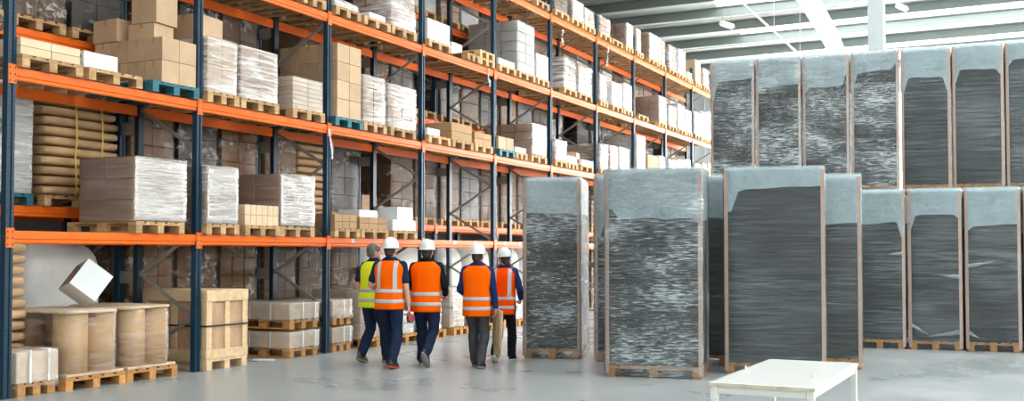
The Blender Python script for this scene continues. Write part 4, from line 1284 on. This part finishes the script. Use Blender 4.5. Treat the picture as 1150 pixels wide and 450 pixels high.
    # --- hi-vis vest and its strips
    prof = [(hem, .200, .158), (hem + .1, .203, .160), (1.0, .200, .154), (1.1, .198, .150), (1.22, .206, .152), (1.31, .222, .150), (1.38, .226, .136), (1.425, .205, .112), (1.468, .13, .088)]
    def sect(z):
        for (z0, a0, b0), (z1, a1, b1) in zip(prof, prof[1:]):
            if z <= z1 + 1e-6:
                f = (z - z0) / (z1 - z0); return a0 + (a1 - a0) * f, b0 + (b1 - b0) * f
        return prof[-1][1:]
    def ring(z, off, n=44, ph=None):
        a, b_ = sect(z); a *= slim; r = []
        yc = lean * max(0, min(1, (z - .9) / .45)) - .004
        for k in range(n):
            th = 2 * math.pi * k / n if ph is None else ph[0] + (ph[1] - ph[0]) * k / (n - 1)
            c, s_ = math.cos(th), math.sin(th)
            xx = math.copysign(abs(c) ** .78, c); yy = math.copysign(abs(s_) ** .78, s_)
            wv = .006 * noise.noise(Vector((xx * 3 + seed, yy * 3, z * 5))) + (.008 * math.sin(th * 5 + seed) * max(0, (1.1 - z) / .3))
            r.append(Vector(((a + off + wv) * xx, yc + (b_ + off + wv) * yy, z)))
        return r
    v = MB(); zs = [hem + (1.465 - hem) * i / 26 for i in range(27)]
    v.loft([ring(z, 0) for z in zs], 0, True, True)
    build('vest', fin(v), M[vestm], t)
    for (z0, z1) in ((hem + .085, hem + .135), (hem + .225, hem + .275)):
        q = MB(); q.loft([ring(z0 - .001, -.004)] + [ring(z0 + (z1 - z0) * i / 4, .0035) for i in range(5)] + [ring(z1 + .001, -.004)], 0, True, False)
        build('reflective_strip', fin(q), M['reflect'], t)
    if straps:
        for s in (-1, 1):
            for face in (-1, 1):
                q = MB(); rr_ = []
                for i in range(14):
                    z = hem + .275 + (1.455 - hem - .275) * i / 13; a, b_ = sect(z); a *= slim
                    yc = lean * max(0, min(1, (z - .9) / .45)) - .004
                    row = []
                    for xw in (-.026, .026):
                        xx = min(abs(s * .118 + xw), a * .93) * s
                        cc = min(.999, abs(xx) / a); th_ = (1 - cc ** (2 / .78)) ** (.78 / 2)
                        row.append((xx, yc + face * (b_ * th_ + .007), z))
                    for xw in (.026, -.026):
                        xx = min(abs(s * .118 + xw), a * .93) * s
                        cc = min(.999, abs(xx) / a); th_ = (1 - cc ** (2 / .78)) ** (.78 / 2)
                        row.append((xx, yc + face * (b_ * th_ - .004), z))
                    rr_.append(row)
                q.loft(rr_, 0, False, True)
                build('reflective_strip', fin(q), M['reflect'], t)
    # --- shoes
    for s in (-1, 1):
        hp, kn, an, pit = legs[s]
        fx_ = Matrix.Translation(an) @ Matrix.Rotation(pit, 4, 'X') @ Matrix.Rotation(-s * .12, 4, 'Z')
        q = MB()
        def sole(z, k, mi):
            r = []
            for j in range(22):
                a = 2 * math.pi * j / 22
                yy = .052 + math.sin(a) * .142 * k; xx = math.cos(a) * (.046 + .006 * math.sin(a)) * k
                r.append(fx_ @ Vector((xx, yy, z)))
            return r
        q.loft([sole(-.088, .97, 1), sole(-.084, 1.0, 1), sole(-.062, 1.0, 1), sole(-.06, .97, 1)], 1)
        def up(z, y0, y1, w_):
            return [fx_ @ Vector((math.cos(2 * math.pi * j / 20) * w_, (y0 + y1) / 2 + math.sin(2 * math.pi * j / 20) * (y1 - y0) / 2, z)) for j in range(20)]
        q.loft([up(-.062, -.082, .186, .046), up(-.035, -.082, .182, .047), up(-.01, -.078, .14, .045), up(.02, -.068, .075, .044), up(.05, -.064, .055, .046)], 0)
        build('shoe', fin(q), [M[shoe[0]], M[shoe[1]]], t)
    # --- hair and helmet
    g = MB()
    if hat:
        g.ell((0, -.018, 1.618), (.082, .094, .10), hy); g.ell((0, -.045, 1.565), (.066, .062, .055), hy)
        if ponytail: g.ell((0, -.09, 1.535), (.04, .035, .055), hy)
        link('hair', remesh(fin(g), 'hair', M[hairm], .009, 2, .006, 40, seed), t)
        q = MB(); rg = []
        for (zz, k) in ((1.645, 1.0), (1.66, 1.0), (1.70, .965), (1.735, .86), (1.762, .66), (1.778, .40), (1.784, .10)):
            r = []
            for j in range(40):
                a = 2 * math.pi * j / 40; c, s_ = math.cos(a), math.sin(a)
                rd = 1 + (.035 if abs(c) < .16 and zz > 1.68 else 0)
                r.append(hy @ Vector((c * .108 * k, -.004 + s_ * .132 * k * (rd if abs(c) < .16 else 1), zz + (.006 if abs(c) * k < .18 and zz > 1.7 else 0))))
            rg.append(r)
        q.loft(rg, 0, True, True)
        hh_ = build('hard_hat', fin(q), M['helmet'], t)
        q = MB(); rg = []
        for (off, zz) in ((-.002, 1.648), (.014, 1.642), (.016, 1.637), (.0, 1.634)):
            r = []
            for j in range(40):
                a = 2 * math.pi * j / 40; c, s_ = math.cos(a), math.sin(a)
                ext = off * (1 + 2.6 * max(0, s_) ** 2)
                r.append(hy @ Vector((c * (.108 + off), -.004 + s_ * (.132 + ext), zz - .012 * max(0, s_) ** 2)))
            rg.append(r)
        q.loft(rg, 0, True, True)
        build('brim', fin(q), M['helmet'], hh_)
    else:
        g.ell((0, -.022, 1.628), (.087, .098, .106), hy); g.ell((0, -.05, 1.57), (.072, .064, .055), hy)
        for s in (-1, 1): g.ell((s * .066, .03, 1.655), (.025, .05, .05), hy)
        link('hair', remesh(fin(g), 'hair', M[hairm], .009, 2, .008, 45, seed), t)
    return t, arms, S
HEAD = YAW - R(14)
def at(px, d): return plan((px - 575) / FPX * d, d)
# yellow vest, turned to his right
person(at(419, 14.55), YAW - R(38), 1.68, 'grey-haired man in a yellow vest without helmet, walking and turned right', 'vest', 'hiyel', 'navycloth', 'navycloth', 'short', False, 'hairgrey',
       (-.10, -.13, .115), (.09, .20, .09), R(-18), 0, (-.24, .08, .92), (.22, .18, .98), headyaw=R(-32), shoe=('shoebrown', 'solegrey'), seed=1, hem=.80)
pa, ar, S2 = person(at(438, 13.95), HEAD, 1.70, 'man in orange vest and white helmet holding a red tool, second from left', 'vest', 'hivis', 'navycloth', 'navycloth', 'short', True, 'hairdark',
       (-.10, .22, .10), (.10, -.16, .10), R(5), R(-10), (-.22, .22, 1.02), (.275, .02, .80), straps=True, shoe=('shoedark', 'solered'), seed=2, hem=.80, headyaw=R(-8))
person(at(479, 14.2), HEAD, 1.68, 'man in orange vest and white helmet with one foot lifted, middle of the five', 'vest', 'hivis', 'navycloth', 'blackcloth', 'long', True, 'hairdark',
       (-.10, .10, .09), (.09, -.30, .20), 0, R(-52), (-.20, .26, .98), (.20, .26, 1.0), seed=3, hem=.76, headyaw=R(10), slim=1.04)
pd, ar4, S4 = person(at(536, 13.95), HEAD, 1.62, 'worker in orange vest, grey trousers and white helmet carrying folded cardboard', 'vest', 'hivis', 'greycloth', 'navyblue', 'long', True, 'hairdark',
       (-.085, .16, .09), (.075, -.10, .092), 0, R(-6), (-.20, .22, .98), (.27, .05, .80), seed=4, hem=.74, headyaw=R(-5), slim=1.0)
person(at(566, 14.72), HEAD, 1.57, 'woman in red-orange vest and white helmet, farthest right and farthest away', 'vest', 'hired', 'blackcloth', 'navyblue', 'long', True, 'hairdark',
       (-.085, -.22, .14), (.085, .16, .09), R(-32), 0, (-.22, .12, .92), (.22, .22, .98), straps=True, seed=5, hem=.74, headyaw=R(48), tilt=R(-4), slim=.9, shoe=('navycloth', 'solewhite'), ponytail=True)
# red tape dispenser in the second man's right hand
def hand_world(pa, arm, S, along=.09):
    sh, el, wr = arm; dn = (wr - el).normalized()
    p = (wr + dn * along) * S
    m = Matrix.Translation(pa.location) @ Matrix.Rotation(pa.rotation_euler.z, 4, 'Z')
    return m @ p
hp = hand_world(pa, ar[1], S2, .085)
t = thing('tape_dispenser', 'red and grey tape dispenser in the right hand of the second man', 'tool', (hp.x, hp.y, hp.z - .01), HEAD + R(70))
build('handle', MB().tube([(0, 0, .045), (0, 0, -.03), (.012, 0, -.06)], [.014, .016, .014], 12), M['red'], t)
rg = []
for (r0, yy) in ((.028, -.025), (.058, -.025), (.058, .025), (.028, .025), (.028, -.025)):
    rg.append([(.03 + math.cos(2 * math.pi * j / 24) * r0, yy, -.09 + math.sin(2 * math.pi * j / 24) * r0) for j in range(24)])
build('tape_roll', MB().loft(rg, 0, True, False), M['red'], t)
build('frame', MB().box(-.02, .05, -.03, -.026, -.16, -.05).box(-.02, .05, .026, .03, -.16, -.05).box(.044, .05, -.026, .026, -.16, -.10), M['metal'], t, .002)
# folded cardboard in the fourth worker's right hand
hp = hand_world(pd, ar4[1], S4, .09)
for i, (dx, hgt, lab, mm) in enumerate(((-.012, .46, 'inner', 'card'), (.012, .60, 'outer', 'cardpale'))):
    mb = MB(); e = .004
    mb.box(-.006, .006, -.14, .15, -hgt, .02); mb.box(.006, .012, -.14, .15, -hgt * .5, .018)
    o = build('cardboard_sheet', mb, M[mm], None, .001, (hp.x + (dx + .02) * math.cos(HEAD), hp.y + (dx + .02) * math.sin(HEAD), hp.z + .03), (R(4), 0, HEAD + R(35)))
    tag(o, 'folded brown cardboard sheet in the worker\'s right hand, %s one' % lab, 'cardboard')

# repeats of one kind carry one group phrase
GR = {'bulk_bag': 'white bulk bags on the rear floor', 'strap': 'yellow straps round paper bags', 'flat_carton_load': 'low carton loads under loose film',
      'roll_load': 'pallets of paper rolls', 'film_scrap': 'film scraps hanging from beams', 'hanging_lamp': 'strip lamps under the roof',
      'cardboard_sheet': 'cardboard sheets in the hand', 'person': 'workers walking in the aisle', 'pallet_rack': 'pallet racks'}
for o in list(COL.objects):
    if o.parent is not None or 'label' not in o or 'group' in o: continue
    b = o.name.split('.')[0]; lab = o['label']; back = 'rear' in lab
    if b == 'pallet': g = 'pallets under the black stacks' if 'black stack' in lab else ('pallets in the rear rack' if back else 'pallets in the front rack')
    elif b == 'wrapped_load': g = 'filmed loads in the rear rack' if back else 'filmed loads in the front rack'
    elif b == 'carton':
        g = 'loose white cartons' if 'white' in lab else ('loose grey cartons' if 'grey' in lab else 'loose brown cartons')
    elif b == 'panel_stack':
        g = 'upper row of black stacks' if lab.startswith('upper') else ('lower row of black stacks' if lab.startswith('lower') else ('supporting row of black stacks' if lab.startswith('supporting') else 'black stacks standing in front'))
    else: g = GR.get(b)
    if g: o['group'] = g

# ---------------------------------------------------------------- light and camera
w = bpy.data.worlds.new('world'); SC.world = w; w.use_nodes = True
bg = w.node_tree.nodes['Background']; bg.inputs[0].default_value = (.85, .93, 1, 1); bg.inputs[1].default_value = .3
cam = bpy.data.cameras.new('camera'); co = bpy.data.objects.new('camera', cam); COL.objects.link(co)
cam.sensor_width = 36; cam.lens = 36.0; cam.clip_end = 200
PIT = R(1.8)
co.location = (0, 0, EYE); co.rotation_euler = (R(90) + PIT, 0, YAW)
cam.shift_y = (HOR - 225 - FPX * math.tan(PIT)) / 1150.0
SC.camera = co
SC.view_settings.view_transform = 'Standard'; SC.view_settings.look = 'None'
SC.view_settings.exposure = 0.34; SC.view_settings.gamma = 1.0
SC.view_settings.use_curve_mapping = False
SC.cycles.max_bounces = 8; SC.cycles.transparent_max_bounces = 12
SC.cycles.diffuse_bounces = 4; SC.cycles.caustics_reflective = False; SC.cycles.caustics_refractive = False
